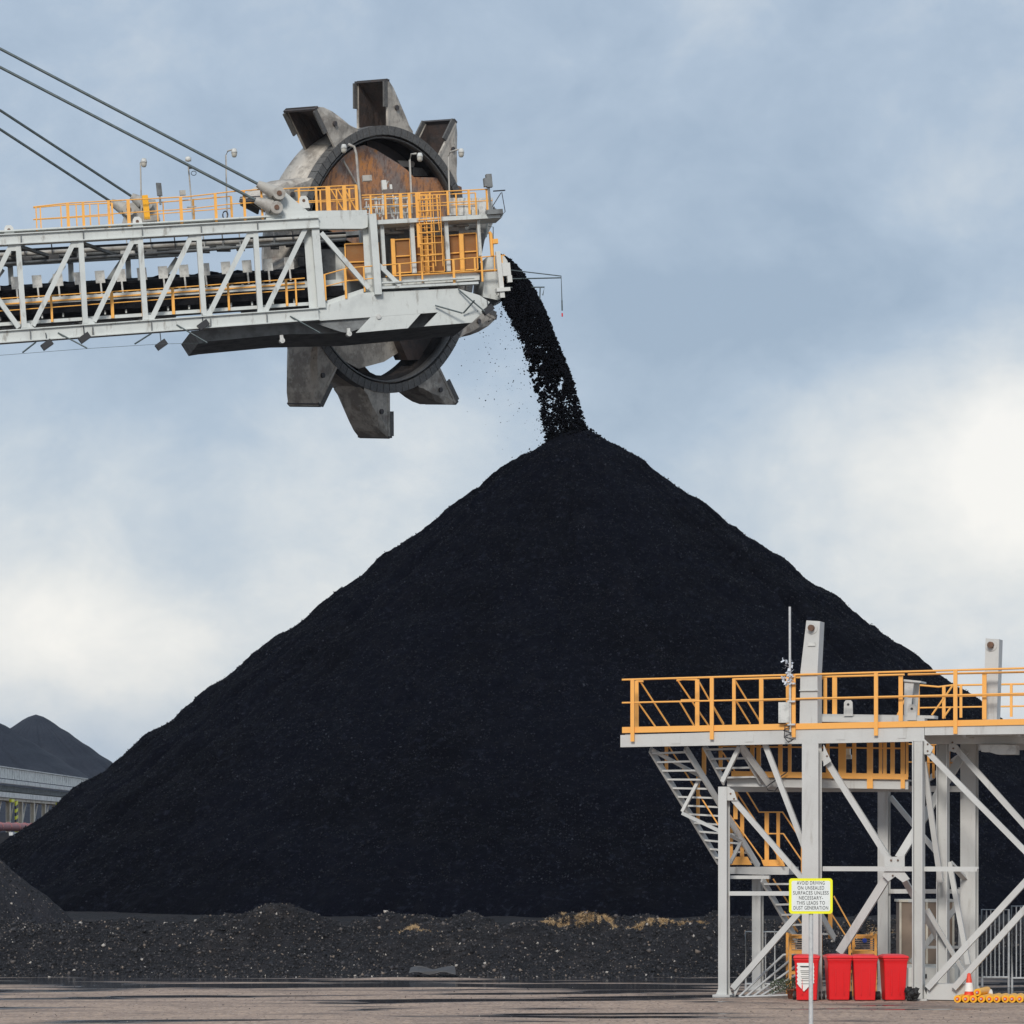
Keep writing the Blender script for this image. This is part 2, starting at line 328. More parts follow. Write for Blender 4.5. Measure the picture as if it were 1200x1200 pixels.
# ------------------------------------------------------------------ ground, bank, piles
g = MB(); g.add([(-2800, -240, 0), (2800, -240, 0), (2800, 5500, 0), (-2800, 5500, 0)], [(0, 1, 2, 3)])
structure(g.build('ground', 'ground'))
def bank_z(x, y):
    foot = 82.4+1.1*fbm(x/5, x*0+3.3, 3, 5)
    t = np.clip((y-foot)/4.2, 0, 1); up = t*t*(3-2*t)
    crest = 1.22+.26*fbm(x/4.5, y/4.5, 3, 21)-.16*np.exp(-((x+3.9)/1.3)**2)
    for cx, cy, rx, h in ((-7.0, 86.2, 1.7, .52), (-1.5, 85.6, 2.0, .10), (2.4, 86.5, 2.5, .10), (-10.8, 87, 2.2, -.20), (-13.2, 86, 1.8, -.02), (-9.2, 84.6, 1.2, .22), (5.5, 85, 1.6, .12)):
        crest = crest+h*np.exp(-((x-cx)/rx)**2-((y-cy)/1.9)**2)
    back = np.clip((y-88)/8, 0, 1)
    z = crest*(1-back)+1.16*back
    z = z*up
    rough = np.clip(1-np.abs(y-87)/9, 0.12, 1)
    z = z+rough*up*(.70*fbm(x/1.7, y/1.7, 5, 33, .58))+rough*.05*up*vn(x*5, y*5, 40)
    z = z+np.where(y > 225, np.clip((y-225)/18, 0, 1)*np.clip((-34-x)/4, 0, 1)*3.2, 0)   # embankment under the far gallery
    far = np.clip((y-640)/120, 0, 1)
    z = z*(1-far)
    return np.where(up <= 0, -.06, z-.02)
ys = np.concatenate([np.linspace(80.5, 92, 190), np.linspace(92.2, 130, 60), np.linspace(132, 260, 40), np.linspace(270, 780, 18)])
xs = np.linspace(-18, 18, 520)
X, Y = np.meshgrid(xs, ys); X = X*(1+np.clip((Y-92)/90, 0, None)*1.15)
structure(grid_mesh('spoil_bank', X, Y, bank_z(X, Y), 'bank'))
# rubble over the bank
n = 60000
rx = rng.uniform(-16.5, 16.5, n); ry = 82.0+8.5*rng.random(n)
rz = bank_z(rx, ry); ok = rz > -.05; rx, ry, rz = rx[ok], ry[ok], rz[ok]
sz = .018+.040*rng.power(.4, len(rx))**2+.06*(rng.random(len(rx)) > .994)
o = lumps('rubble', np.stack([rx, ry, rz+sz*.25], -1), sz, 'rubble')
tag(o, 'dark broken stone and coal lumps strewn over the low bank', 'rubble', kind='stuff')
n = 900
gx = rng.uniform(-14, 14, n); gy = rng.uniform(62, 82, n); gs = .006+.014*rng.random(n)**3
tag(lumps('gravel', np.stack([gx, gy, gs*.3], -1), gs, 'rubble'), 'scattered dark gravel lying on the brown yard', 'gravel', kind='stuff')

def pile(name, cx, cy, z0, H, slope, m, left=1.0, nr=330, na=900, seed=3, rough=1.0, tip=.8, jag=1.0, amax=None):
    rr = np.linspace(0, 1, nr)**.8; Rm = H/slope*1.09
    a = np.linspace(0, 2*math.pi, na, endpoint=False)
    A, Q = np.meshgrid(a, rr); r = Q*Rm
    x = r*np.cos(A); y = r*np.sin(A)
    h = H+tip*slope*.75 - slope*np.where(np.cos(A) < 0, 1+(left-1)*np.cos(A)**2, 1)*np.sqrt(r*r+tip*tip)
    k = np.clip(r/3, 0, 1)
    # slides run down the face: noise in bearing, stretched along the radius
    cxn, syn = np.cos(A), np.sin(A)
    str_ = fbm(cxn*6+syn*3+10, syn*6-cxn*2+r/40, 4, seed)
    str2 = fbm(cxn*22+30, syn*22+r/14, 3, seed+9)
    h = h+k*rough*(.16*str_+.15*str2*np.clip(r/8, 0, 1))
    for g0, gw, gd in ((-.80, .020, .42), (-.92, .05, .25), (-1.35, .03, .22), (-1.95, .03, .20), (-2.45, .025, .34), (-2.62, .016, .38), (-.45, .03, .3), (-1.66, .025, .2)):
        dA = (A-g0-.03*np.sin(r/6)+math.pi) % (2*math.pi)-math.pi; h = h-rough*gd*np.clip((r-2)/6, 0, 1)*np.exp(-(dA/gw)**2)
    h = h+k*rough*(.09*fbm(x/5, y/5, 3, seed+4)+jag*.20*fbm(x/.9, y/.9, 4, seed+6, .62))
    # faint benches
    h = h+rough*.07*np.sin(h*3.1+2*fbm(x/6, y/6, 2, seed+7))*k
    h = np.maximum(h, -.3)
    return grid_mesh(name, cx+x, cy+y, z0+h, m, wrap=True)
D0 = 130.0
apex = P(677, 498, D0)
o = pile('coal_pile', apex.x, D0, 1.1, apex.z-1.1, .745, 'coal', nr=420, na=1500, left=1.035, tip=1.0)
tag(o, 'huge black cone of coal under the falling stream', 'coal pile')
n = 80000                                                  # loose lumps lying on its faces
ang = rng.uniform(math.pi, 2*math.pi, n); rad = 26.5*np.sqrt(rng.random(n))
dg = bpy.context.evaluated_depsgraph_get()
tree_co = np.empty(len(o.data.vertices)*3); o.data.vertices.foreach_get('co', tree_co); tree_co = tree_co.reshape(420, 1500, 3)
ii = np.clip(np.round(((rad/(apex.z-1.1)*.745/1.09)**(1/.8))*419).astype(int), 0, 419); jj = np.round(ang/(2*math.pi)*1500).astype(int) % 1500
pc = tree_co[ii, jj]+rng.normal(0, .02, (n, 3)); s_ = .015+.035*rng.random(n)**3
tag(lumps('loose_coal', pc, s_, 'glint'), 'small coal lumps lying loose on the face of the great pile', 'coal lumps', kind='stuff')

hp = P(-68, 966, 95)
o = pile('spoil_heap', hp.x, 95, .95, hp.z-.95, .86, 'heap', nr=120, na=500, seed=31, rough=.75, tip=.9)
tag(o, 'low grey heap of fine coal at the left edge before the great pile', 'coal heap')
n = 5000; a_ = rng.uniform(math.pi, 2*math.pi, n); r_ = 4.4*np.sqrt(rng.random(n)); hc = np.empty(len(o.data.vertices)*3); o.data.vertices.foreach_get('co', hc); hc = hc.reshape(120, 500, 3)
ii = np.clip(((r_/((hp.z-.95)/.86*1.09))**(1/.8)*119).astype(int), 0, 119); pc = hc[ii, np.round(a_/6.2832*500).astype(int) % 500]
tag(lumps('heap_rubble', pc, .012+.04*rng.random(n)**3, 'rubble'), 'small stones speckling the low heap at the left edge', 'rubble', kind='stuff')
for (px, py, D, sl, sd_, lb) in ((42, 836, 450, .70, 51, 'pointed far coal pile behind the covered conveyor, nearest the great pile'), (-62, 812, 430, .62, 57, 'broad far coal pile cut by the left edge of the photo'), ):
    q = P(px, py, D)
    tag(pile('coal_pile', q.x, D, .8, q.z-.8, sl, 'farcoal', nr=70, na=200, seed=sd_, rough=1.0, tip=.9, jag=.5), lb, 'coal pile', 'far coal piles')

# ------------------------------------------------------------------ far covered conveyor, pipe
gx0 = -41.8
t = thing('conveyor_gallery', 'long pale covered conveyor on posts with yellow striped column, far left', 'conveyor', (gx0, 250, 4.3))
zc = lambda y, py0, D: CH+(HZ-py0)/F*D
b = MB()
for k in range(170):                                        # ribbed side sheets
    y = 238+k*.62; b.box((gx0+.02*(k % 2), y, 9.25), Vector((.05, 0, 0)), Vector((0, .20, 0)), Vector((0, 0, .42)))
b.cube((gx0-.1, 290, 9.25), .08, 106, .78); b.build('side_sheet', 'corr', t)
b = MB(); b.cube((gx0-1.2, 290, 9.75), 2.7, 107, .08); b.build('roof', 'corr', t)
b = MB(); b.cube((gx0+.15, 290, 8.55), .5, 107, .32); b.build('girder', 'corr', t)
b = MB(); b.cube((gx0-.9, 290, 8.05), 1.2, 107, .45); b.build('belt_frame', 'boomdark', t)
b = MB(); b.cube((gx0+.1, 290, 7.45), .6, 107, .42); b.build('girder', 'corr', t)
b = MB(); b.cube((gx0-.6, 290, 7.1), 1.6, 106.5, .2); b.build('belt_frame', 'concrete', t)
for k in range(16):
    y = 240+k*6.4
    b = MB(); b.hbeam((gx0, y, 4.2), (gx0, y, 7.05), .42, .36, Vector((1, 0, 0)), .06); b.build('post', 'concrete', t)
    b = MB(); b.bar((gx0-.1, y+.4, 4.4), (gx0-.1, y+3.4, 6.9), .1, .1, Vector((1, 0, 0))); b.build('brace', 'concrete', t)
    if k in (2, 6, 7, 9, 10): b = MB(); b.cube((gx0+.3, y, 7.0), .2, 1.5, .24); b.build('bracket', 'signy', t)
b = MB(); y0 = 254.5
for k in range(9): b.cur = k % 2; b.box((gx0+.4, y0, 4.5+k*.29), Vector((.06, 0, 0)), Vector((0, .5, .07)), Vector((0, 0, .145)))
b.build('striped_column', ['signy', 'black'], t)
b = MB(); b.tube([(gx0+2.4, 228, 4.75), (gx0+2.4, 340, 4.95)], .32, 12); 
for k in range(28): b.tube([(gx0+2.4, 230+k*4, 4.755+k*.007), (gx0+2.4, 230.4+k*4, 4.756+k*.007)], .37, 12)
tag(b.build('pipe', 'pinkpipe'), 'pink ribbed pipe running below the far covered conveyor', 'pipe')
b = MB(); b.cube((gx0+4.3, 280, 4.2), .3, 104, .25); b.cube((gx0+5.2, 280, 3.85), .3, 104, .2); tag(b.build('guard_rail', 'galv'), 'grey rail lying along the embankment under the pink pipe', 'rail')

# ------------------------------------------------------------------ stacker reclaimer boom
B = Frame(373, 368, D0, 13, 6)
V_, U_, W_ = B.v, B.u, B.w
t = thing('stacker_reclaimer', 'grey lattice boom with big bucket wheel and orange rails, tipping coal onto the pile', 'reclaimer', tuple(B.T(373, 368)))
RC = t; px2m = 1/27.46
def T3(q): return B.T(q[0], q[1], q[2] if len(q) > 2 else 0)
def bbar(name, a, b_, wpx, dp, m='boom', ext=0, parent=None):
    k = MB(); k.bar(T3(a), T3(b_), wpx*px2m, dp, V_, ext); return k.build(name, m, parent or RC)
def far(p, dv): return p + V_*dv
# chords, both sides; the far side stops short of the wheel and its foot sits higher
LIFT = .95
for dv in (0, 5.0):
    xe = 373 if dv == 0 else 225
    for lo, (a, b_, hpx) in enumerate((((-70, 285.5), (373, 261.5), 12), ((-70, 400.5), (376, 368.3), 14))):
        b_ = (xe, a[1]+(b_[1]-a[1])*(xe-a[0])/(b_[0]-a[0])); up_ = W_*(LIFT if dv and lo else 0)
        p0, p1 = far(T3(a), dv)+up_, far(T3(b_), dv)+up_
        hh = hpx*px2m*(.7 if dv else 1); k = MB(); k.bar(p0+V_*.03, p1+V_*.03, .30, hh-.05, W_); k.bar(p0+W_*(hh/2-.012), p1+W_*(hh/2-.012), .44, .045, W_, .01); k.bar(p0-W_*(hh/2-.012), p1-W_*(hh/2-.012), .44, .045, W_, .01)
        k.build('truss_chord', 'boom', RC)
k = MB(); k.prism([T3(q) for q in ((373, 255), (431, 252), (431, 266), (425, 268), (373, 268))], V_*.35); k.build('truss_chord', 'boom', RC)
posts = [((-52, 290), (-45, 392), 6), ((21, 286), (28.4, 384.5), 6), ((94.4, 282), (100, 379), 6), ((164, 278), (170.5, 375), 6), ((232.6, 274), (239, 370), 6), ((299, 270), (305, 366), 6), ((369, 266), (377, 361), 9)]
diag = [((12, 290), (-37, 388)), ((86, 285), (38.5, 382)), ((156, 281), (110, 377)), ((224, 277), (178, 373)), ((293.5, 272), (245, 368)), ((357.7, 268.5), (312, 363)), ((-45, 292), (22, 384))]
for dv in (0, 5.0):
    for a, b_, wd in posts:
        if dv and a[0] > 200: continue
        lf = W_*(LIFT if dv else 0)
        k = MB(); k.bar(far(T3(a), dv), far(T3(b_), dv)+lf, wd*px2m, .22, V_)
        if wd == 9:
            k.bar(T3((a[0]-8, a[1], .22)), T3((b_[0]-9, b_[1], .22)), .42, .03, V_); k.bar(T3((a[0], a[1], .36)), T3((b_[0], b_[1], .36)), .26, .5, V_)
        k.build('truss_post', 'boom', RC)
    for i, (a, b_) in enumerate(diag):
        if dv and a[0] > 235: continue
        k = MB(); k.bar(far(T3(a), dv), far(T3(b_), dv)+W_*(LIFT if dv else 0), 5.6*px2m, .16, V_); k.build('truss_brace', 'boom', RC)
for a, b_, wd in posts[:-1]:                               # gusset plates
    for (x, y), sgn in ((a, 1), (b_, -1)):
        k = MB(); yy = y-1 if sgn > 0 else y+3
        k.prism([T3((*q, -.09)) for q in ((x-13 if sgn > 0 else x-4, yy), (x+4 if sgn > 0 else x+15, yy), (x+2.5 if sgn > 0 else x+6, yy+9*sgn), (x-7.5 if sgn > 0 else x-2.5, yy+9*sgn))], V_*.03)
        k.build('gusset', 'boom', RC)
for a, b_, wd in posts[:4]:                                # cross members between the two faces
    p = T3((a[0], a[1]-6)); k = MB(); k.bar(p+V_*.2, p+V_*4.8, .22, .2, W_); k.build('cross_beam', 'boomdark', RC)
    p = T3((b_[0], b_[1]+2)); k = MB(); k.bar(p+V_*.2, p+V_*4.8+W_*LIFT, .22, .2, W_); k.build('cross_beam', 'boomdark', RC)
for i in range(3):
    p = T3((posts[i][0][0], posts[i][0][1]+1)); q = T3((posts[i+1][0][0], posts[i+1][0][1]+1))
    k = MB(); k.bar(p+V_*.2, q+V_*4.8, .14, .12, W_); k.build('cross_brace', 'boomdark', RC)
# end column and its braces
k = MB(); k.bar(T3((435.5, 252)), T3((442.5, 346)), .30, .5, V_); k.bar(T3((428, 252, .35)), T3((433, 346, .35)), .3, .04, V_); k.build('end_post', 'boom', RC)
k = MB(); p0, p1 = T3((435.5, 252)), T3((442.5, 346)); k.bar(p0+V_*2.2, p1+V_*2.2, .3, .5, V_); k.build('end_post', 'boom', RC)
bbar('truss_brace', (376, 273), (432, 338), 5.5, .16)
bbar('truss_brace', (441, 308), (469, 335), 5, .14)
# haunch plate that carries the wheel
k = MB(); k.prism([T3(q) for q in ((373, 361.5), (400, 352), (426, 343), (536, 338), (562, 346), (574, 354), (566, 366), (553, 378), (497, 382.5), (513, 366), (380, 375.5), (373, 376))], V_*.12); k.build('haunch_plate', 'boom', RC)
k = MB(); k.prism([T3((q[0], q[1], .7)) for q in ((340, 376), (520, 364), (562, 350), (566, 364), (552, 378), (417, 390), (330, 392), (245, 400), (233, 402), (224, 388))], V_*3.6); k.build('haunch_box', 'boomdark', RC)
k = MB(); k.prism([T3(q) for q in ((434, 371.8), (493, 367.6), (478, 384.6), (417, 390))], V_*.10); k.build('haunch_rib', 'boom', RC)
k = MB(); k.prism([T3((q[0], q[1], .12)) for q in ((380, 375), (434, 371.5), (424, 384), (408, 390), (400, 389), (372, 380))], V_*.08); k.build('haunch_rib', 'boomdark', RC)
k = MB(); k.prism([T3((q[0], q[1], 3.6)) for q in ((373, 361.5), (426, 343), (536, 338), (562, 346), (553, 378), (417, 390), (373, 376))], V_*.12); k.build('haunch_plate', 'boomdark', RC)
for x, y in ((409.5, 391), (444, 371), (331, 399)):
    k = MB(); c = T3((x, y, -.05)); k.tube([c, c+V_*.3], .11, 12); k.bar(c+W_*.25+V_*.15, c+V_*.15, .14, .12, V_); k.build('sheave', 'plate', RC)
# stiffeners on the chords
for x in (-45, 24, 97, 166, 235, 301):
    y = 285.5-(x+70)*.0542; k = MB(); k.bar(T3((x, y-5, -.06)), T3((x+.6, y+5, -.06)), .03, .3, V_); k.build('stiffener', 'boomdark', RC)
    y2 = 400.5-(x+70)*.0722; k = MB(); k.bar(T3((x+11, y2-6, -.06)), T3((x+11.6, y2+6, -.06)), .03, .3, V_); k.build('stiffener', 'boomdark', RC)

# --- conveyor inside the boom
belt = MB()
up = lambda x: 341-(x)*.060                              # pixel row of the belt edge on its plane
p0, p1 = T3((-70, up(-70), 1.5)), T3((402, up(402), 1.5))
prof = [(0, 0), (.35, -.42), (1.5, -.50), (2.0, -.42), (2.35, 0), (2.35, .16), (1.9, .22), (1.2, .42), (.5, .24), (0, .10)]
belt.add([p0+V_*a+W_*b_ for a, b_ in prof]+[p1+V_*a+W_*b_ for a, b_ in prof], [(i, (i+1) % 10, (i+1) % 10+10, i+10) for i in range(10)]+[tuple(range(10))[::-1], tuple(range(10, 20))])
bo = belt.build('conveyor_belt', 'belt', RC)
L_ = (p1-p0).length; ud = (p1-p0).normalized()
for i, x in enumerate(np.arange(-55, 345, 24.6)):
    y = 329.5-(x-47.6)*.072
    k = MB(); c = T3((x, y, 1.2)); k.box(c, U_*.2, W_*.26, V_*.02); k.bar(c-W_*.26, c-W_*.75, .07, .07, V_); k.build('idler_plate', 'plate', bo)
k = MB()
for i in range(30):                                        # ribs and loads of coal humped along the belt
    c = p0+ud*(L_*(i+.3)/30)+W_*(.18+.1*random.random())+V_*1.1; k.lathe([(0.01, .22), (.35, .12), (.62, -.06), (.7, -.2)], c, 9, W_, U_, V_)
k.build('coal_load', 'coal', bo)
for x0, y0, x1, y1, h, v, mm_ in ((-70, 360, 400, 331, .26, 1.1, 'boom'), (-70, 372, 400, 343, .42, 1.6, 'belt'), (-70, 385, 372, 355.5, .14, .45, 'boom'), (-70, 384, 372, 354, .2, 3.2, 'boomdark'), (-70, 362, 400, 333, .25, 3.9, 'boomdark')):
    k = MB(); k.bar(T3((x0, y0, v)), T3((x1, y1, v)), h, .12 if mm_ == 'boom' else 1.2, V_); k.build('conveyor_stringer' if mm_ != 'belt' else 'return_belt', mm_, RC)
k = MB()                                                   # belt frame legs and cross braces
for x in np.arange(-50, 370, 24.6):
    y = 356-(x)*.061; k.bar(T3((x, y-4, 1.15)), T3((x+1, y+20, 1.15)), .07, .07, V_); k.bar(T3((x, y+16, 1.2)), T3((x+16, y+4, 1.2)), .06, .06, V_)
k.build('conveyor_leg', 'boom', RC)
k = MB()                                                   # roller sets under the belt, catching a little light
for x in np.arange(-60, 400, 12.3):
    c = T3((x, 352-x*.061, 1.35)); k.tube([c, c+V_*1.9], .07, 8)
k.build('roller_set', 'boomdark', RC)
# pipes and cable trays under the top chord
for y0, y1, r, v, mm_ in ((304, 277, .17, 3.6, 'boomdark'), (299, 276, .10, 3.1, 'socket'), (311, 281, .07, 2.6, 'boomdark'), (294, 273, .05, 1.6, 'black')):
    k = MB(); k.tube([T3((-70, y0+4, v)), T3((405, y1, v))], r, 8); k.build('pipe', mm_, RC)
k = MB(); k.bar(T3((-70, 303, 4.2)), T3((425, 274, 4.2)), .18, .6, V_); k.build('cable_tray', 'boomdark', RC)
for x in (30, 62, 96, 150, 178, 206, 240, 262, 282, 322, 344):
    k = MB(); c = T3((x, 306-x*.055, 2.8)); k.cube(c, random.uniform(.3, .7), .3, random.uniform(.15, .35)); k.bar(c, c+W_*.7, .05, .05, V_); k.build('junction_box', random.choice(['boomdark', 'plate', 'black']), RC)
# dark housings where the belt meets the wheel
k = MB(); k.prism([T3((q[0], q[1], 1.4)) for q in ((374, 292), (400, 292), (424, 300), (424, 346), (374, 352))], V_*2.4); k.build('chute_housing', 'boomdark', RC)
k = MB(); k.prism([T3((q[0], q[1], 1.3)) for q in ((393, 290), (404, 290), (405, 340), (394, 343))], V_*.1); k.build('chute_frame', 'boom', RC)

# --- handrails
def rail_run(pts_top, pts_mid, posts_, v, m='orange', r=.027, parent=None, flat=.05):
    k = MB(); k.tube([T3((x, y, v)) for x, y in pts_top], r, 6)
    if pts_mid: k.tube([T3((x, y, v)) for x, y in pts_mid], r*.85, 6)
    h = k.build('handrail', m, parent or RC)
    for q in posts_:
        x, yt, yb = q[:3]; wd = q[3] if len(q) > 3 else flat; vv = v+(q[4] if len(q) > 4 else 0)
        k = MB(); k.bar(T3((x, yt, vv)), T3((x+(yb-yt)*.05, yb, vv)), wd, .05, V_); k.build('post', m, h)
    return h
def lerp(pts, x):
    for (a, b_), (c, d) in zip(pts, pts[1:]):
        if a <= x <= c: return b_+(d-b_)*(x-a)/(c-a)
    return pts[0][1] if x < pts[0][0] else pts[-1][1]
tp = [(39, 242.5), (79, 238), (140, 234.8), (220, 230.5), (272, 224.5), (306, 222)]
md = [(39, 257), (79, 254.5), (140, 250), (220, 245), (272, 239), (306, 237)]
base = lambda x: 273-x*.052
rail_run(tp, md, [(x, lerp(tp, x), base(x), w_) for x, w_ in ((42, .05), (79, .13), (97, .11), (127, .11), (150, .14), (211.5, .13), (252, .12), (285.6, .11), (306, .09))], .12)
rail_run([(39, 243.5), (79, 240), (131, 238)], [(39, 257.5), (131, 252.5)], [(47, 243, 269, .05), (71, 240, 268, .05), (89, 240, 267, .05), (105, 239, 266, .05), (115, 239, 266, .05), (131, 238, 265, .08)], 1.25)
rail_run([(170, 238.5), (226, 234), (270, 230)], [(170, 252), (270, 244)], [(184, 237, 262, .05), (191, 237, 262, .05), (226, 234, 261, .1), (270.6, 230, 258, .1)], 1.25)
tp = [(331, 221.3), (418, 217)]; md = [(333, 237), (418, 233)]
rail_run(tp, md, [(350, 220.5, 246, .10), (370, 219.5, 250, .1), (384, 219, 250, .2), (403, 218, 250, .16), (417, 217, 250, .12)], .15)
rail_run([(345, 224), (415, 221)], [(345, 238), (415, 235)], [(375, 223, 250, .06), (409, 221, 248, .08), (394, 222, 249, .06)], 1.3)
k = MB(); k.tube([T3((388, 222, .9)), T3((402, 246, .9))], .03, 6); k.tube([T3((395, 221, .9)), T3((406, 240, .9))], .03, 6); k.tube([T3((404, 222, 1)), T3((418, 247, 1))], .03, 6); k.build('stair_rail', 'orange', RC)
k = MB(); k.prism([T3(q) for q in ((330, 250), (370, 247), (430, 246), (430, 252), (372, 255), (330, 257))], V_*1.5); k.build('walkway', 'boom', RC)
k = MB(); k.bar(T3((-70, 278.5, .7)), T3((330, 256, .7)), .06, 1.4, V_); k.build('walkway', 'boom', RC)
# upper wheel walkway
k = MB(); k.prism([T3(q) for q in ((439, 258), (585, 250.5), (590, 251), (588, 255), (439, 263))], V_*1.2); k.build('walkway', 'boom', RC)
tp = [(424, 229), (480, 226.5), (572, 221.6)]; md = [(434, 240.5), (500, 238.5), (577, 235)]
rail_run(tp, md, [(434, 229, 256, .08), (451, 228, 257, .09), (469, 227, 256, .14), (479, 226.5, 256, .12), (488.5, 226, 290, .17), (524, 224, 252, .09), (549, 223, 251, .10), (570, 222, 250, .08)], .1)
tp2 = [(424, 232), (500, 229), (557, 226)]
rail_run(tp2, [(424, 245), (557, 239)], [(x, lerp(tp2, x), 253, .06) for x in (440, 461, 500, 512, 534, 557)], 1.15)
k = MB()                                                   # toe plates and cable racks behind the rail
for x in np.arange(527, 572, 8.6): k.prism([T3((q[0], q[1], 1.25)) for q in ((x, 232), (x+7.6, 231.6), (x+7.6, 252), (x, 252.4))], V_*.08)
k.build('toe_panel', 'plate', RC)
k = MB()
for x in np.arange(428, 480, 2.3):
    a = random.uniform(228, 242); k.tube([T3((x+random.uniform(-2, 2), a, .9+random.random()*.5)), T3((x+random.uniform(-2, 2), random.uniform(246, 262), .9+random.random()*.5))], random.uniform(.02, .05), 5)
for y in (234, 243, 251): k.tube([T3((427, y, 1)), T3((480, y-2, 1))], .03, 5)
k.build('pipe_rack', 'plate', RC)
# frame posts of the wheel head
for x, y0, y1, wd in ((447, 262, 318, .16), (482, 260, 320, .18), (522, 257, 318, .17), (560, 256, 300, .13)):
    k = MB(); k.bar(T3((x, y0, .35)), T3((x+(y1-y0)*.06, y1, .35)), wd, .2, V_); k.build('head_post', 'boom', RC)
k = MB(); k.prism([T3((q[0], q[1], 1.6)) for q in ((443, 261), (566, 255), (572, 262), (560, 320), (443, 330))], V_*.9); k.build('machine_housing', 'boomdark', RC)
k = MB()
for i in range(26):
    x = random.uniform(446, 560); y = random.uniform(263, 274); k.box(T3((x, y, 1.0+random.random()*.5)), U_*random.uniform(.1, .5), W_*random.uniform(.03, .12), V_*.1)
k.build('drive_fittings', 'socket', RC)
for x0, x1, yt, yb in ((404, 428, 286, 329), (462, 480, 281, 320), (485, 519, 277.5, 319), (525, 538, 276, 318), (542.5, 558, 274, 316.5)):
    k = MB(); k.prism([T3((q[0], q[1], .8)) for q in ((x0, yt), (x1, yt-1), (x1+2, yb-1), (x0+2, yb))], V_*.04); sc = k.build('guard_screen', 'mesh', RC)
    k = MB()
    for a, b_ in (((x0, yt), (x1, yt-1)), ((x1, yt-1), (x1+2, yb-1)), ((x0+2, yb), (x1+2, yb-1)), ((x0, yt), (x0+2, yb)), ((x0+1, (yt+yb)/2), (x1+1, (yt+yb)/2-1))):
        k.bar(T3((*a, .74)), T3((*b_, .74)), .05, .05, V_)
    k.build('screen_frame', 'orange', sc)
for x, y0, y1, wd in ((460, 280, 323, .17), (499, 277, 321, .19), (540, 274, 318, .18), (443, 284, 320, .08)):
    k = MB(); k.bar(T3((x, y0, .6)), T3((x+2, y1, .6)), wd, .08, V_); k.build('screen_post', 'orange', RC)
tp = [(446, 311), (520, 305), (592, 299)]; md = [(452, 324), (520, 320), (584, 316)]
rail_run(tp, md, [(468, 309, 338, .09), (494, 307, 331, .07), (531, 304, 335, .10), (556, 302, 318, .07), (564, 301, 330, .08), (587, 299.5, 334, .12), (579, 300, 318, .05)], .02)
k = MB(); k.bar(T3((452, 324, .1)), T3((584, 317, .1)), .07, .06, V_); k.build('toe_board', 'orange', RC)
tp = [(376, 323), (408, 314), (446, 311)]; md = [(376, 337), (408, 329), (440, 326)]
rail_run(tp, md, [(380, 322, 352, .09), (404, 315, 350, .09), (426, 313, 342, .06)], -.02)
k = MB(); k.prism([T3((q[0], q[1], .2)) for q in ((446, 326), (556, 319), (562, 321), (562, 328), (446, 337))], V_*1.1); k.build('head_platform', 'boom', RC)
k = MB(); k.bar(T3((444, 338)), T3((560, 332)), .10, .3, V_); k.bar(T3((444, 332, -.05)), T3((556, 325.5, -.05)), .06, .2, V_); k.build('edge_beam', 'boom', RC)
k = MB(); k.prism([T3((q[0], q[1], .1)) for q in ((378, 354), (426, 338), (426, 343), (380, 361))], V_*1.1); k.build('head_platform', 'boom', RC)
# lower boom walkway rails
tp = [(-60, 354.5), (0, 350), (200, 337.5), (357, 326)]; md = [(-60, 375), (0, 371), (200, 349.5), (357, 340)]
rail_run(tp, [(-60, 368), (0, 364.5), (357, 339)], [(x, lerp(tp, x), lerp(tp, x)+31, w_) for x, w_ in ((-45, .09), (24, .1), (59.6, .09), (97, .08), (130.6, .13), (166, .08), (202, .12), (234.5, .1), (267, .09), (302, .08), (335, .10), (346, .07))], .35)
k = MB(); k.bar(T3((-60, 361, 1.0)), T3((357, 332, 1.0)), .06, .05, V_); k.build('cable_guard', 'orange', RC)
# caged ladder
k = MB()
for i in range(7):
    x = 490+i*4.2; k.tube([T3((x, 228, -.25-.35*math.sin(i/6*math.pi))), T3((x+4, 270 if i % 2 else 312, -.25-.35*math.sin(i/6*math.pi)))], .022, 5)
for y in (234, 248, 258, 263, 273, 286, 300):
    k.tube([T3((489+(y-228)*.05+j*4.2, y-.3*j, -.25-.38*math.sin(j/6*math.pi))) for j in range(7)], .03, 5)
ld = k.build('ladder_cage', 'orange', RC)
k = MB()
for y in np.arange(228, 318, 6.5): k.tube([T3((492+(y-228)*.05, y, .1)), T3((503+(y-228)*.05, y, .1))], .02, 5)
for x in (491.5, 503.5): k.bar(T3((x, 226, .1)), T3((x+4.5, 319, .1)), .07, .05, V_)
k.build('ladder', 'orange', RC)
# tip fittings
k = MB(); k.prism([T3((q[0], q[1], .6)) for q in ((572, 300), (590, 299), (595, 306), (597, 346), (585, 352), (566, 348), (568, 318))], V_*2.2); k.build('discharge_hood', 'boom', RC)
k = MB(); c = T3((586, 322, -.05)); k.box(c, U_*.1, W_*1.0, V_*.08); k.box(T3((593, 316)), U_*.18, W_*.28, V_*.1); k.box(T3((597, 327)), U_*.1, W_*.15, V_*.1); k.box(T3((589, 340)), U_*.3, W_*.08, V_*.2); k.build('tip_bracket', 'pale', RC)
k = MB(); k.tube([T3((594, 316)), T3((657.6, 323.5)), T3((658.5, 352))], .025, 6); k.tube([T3((594, 327)), T3((657.6, 325.5))], .03, 6); k.build('probe_arm', 'rope', RC)
k = MB(); k.tube([T3((658.5, 352)), T3((658.8, 364))], .035, 6); k.tube([T3((633, 337)), T3((632.5, 356))], .03, 6); k.build('probe', 'rope', RC)
k = MB(); k.tube([T3((658.8, 367)), T3((658.9, 371))], .035, 6); k.build('probe_tip', 'red', RC)
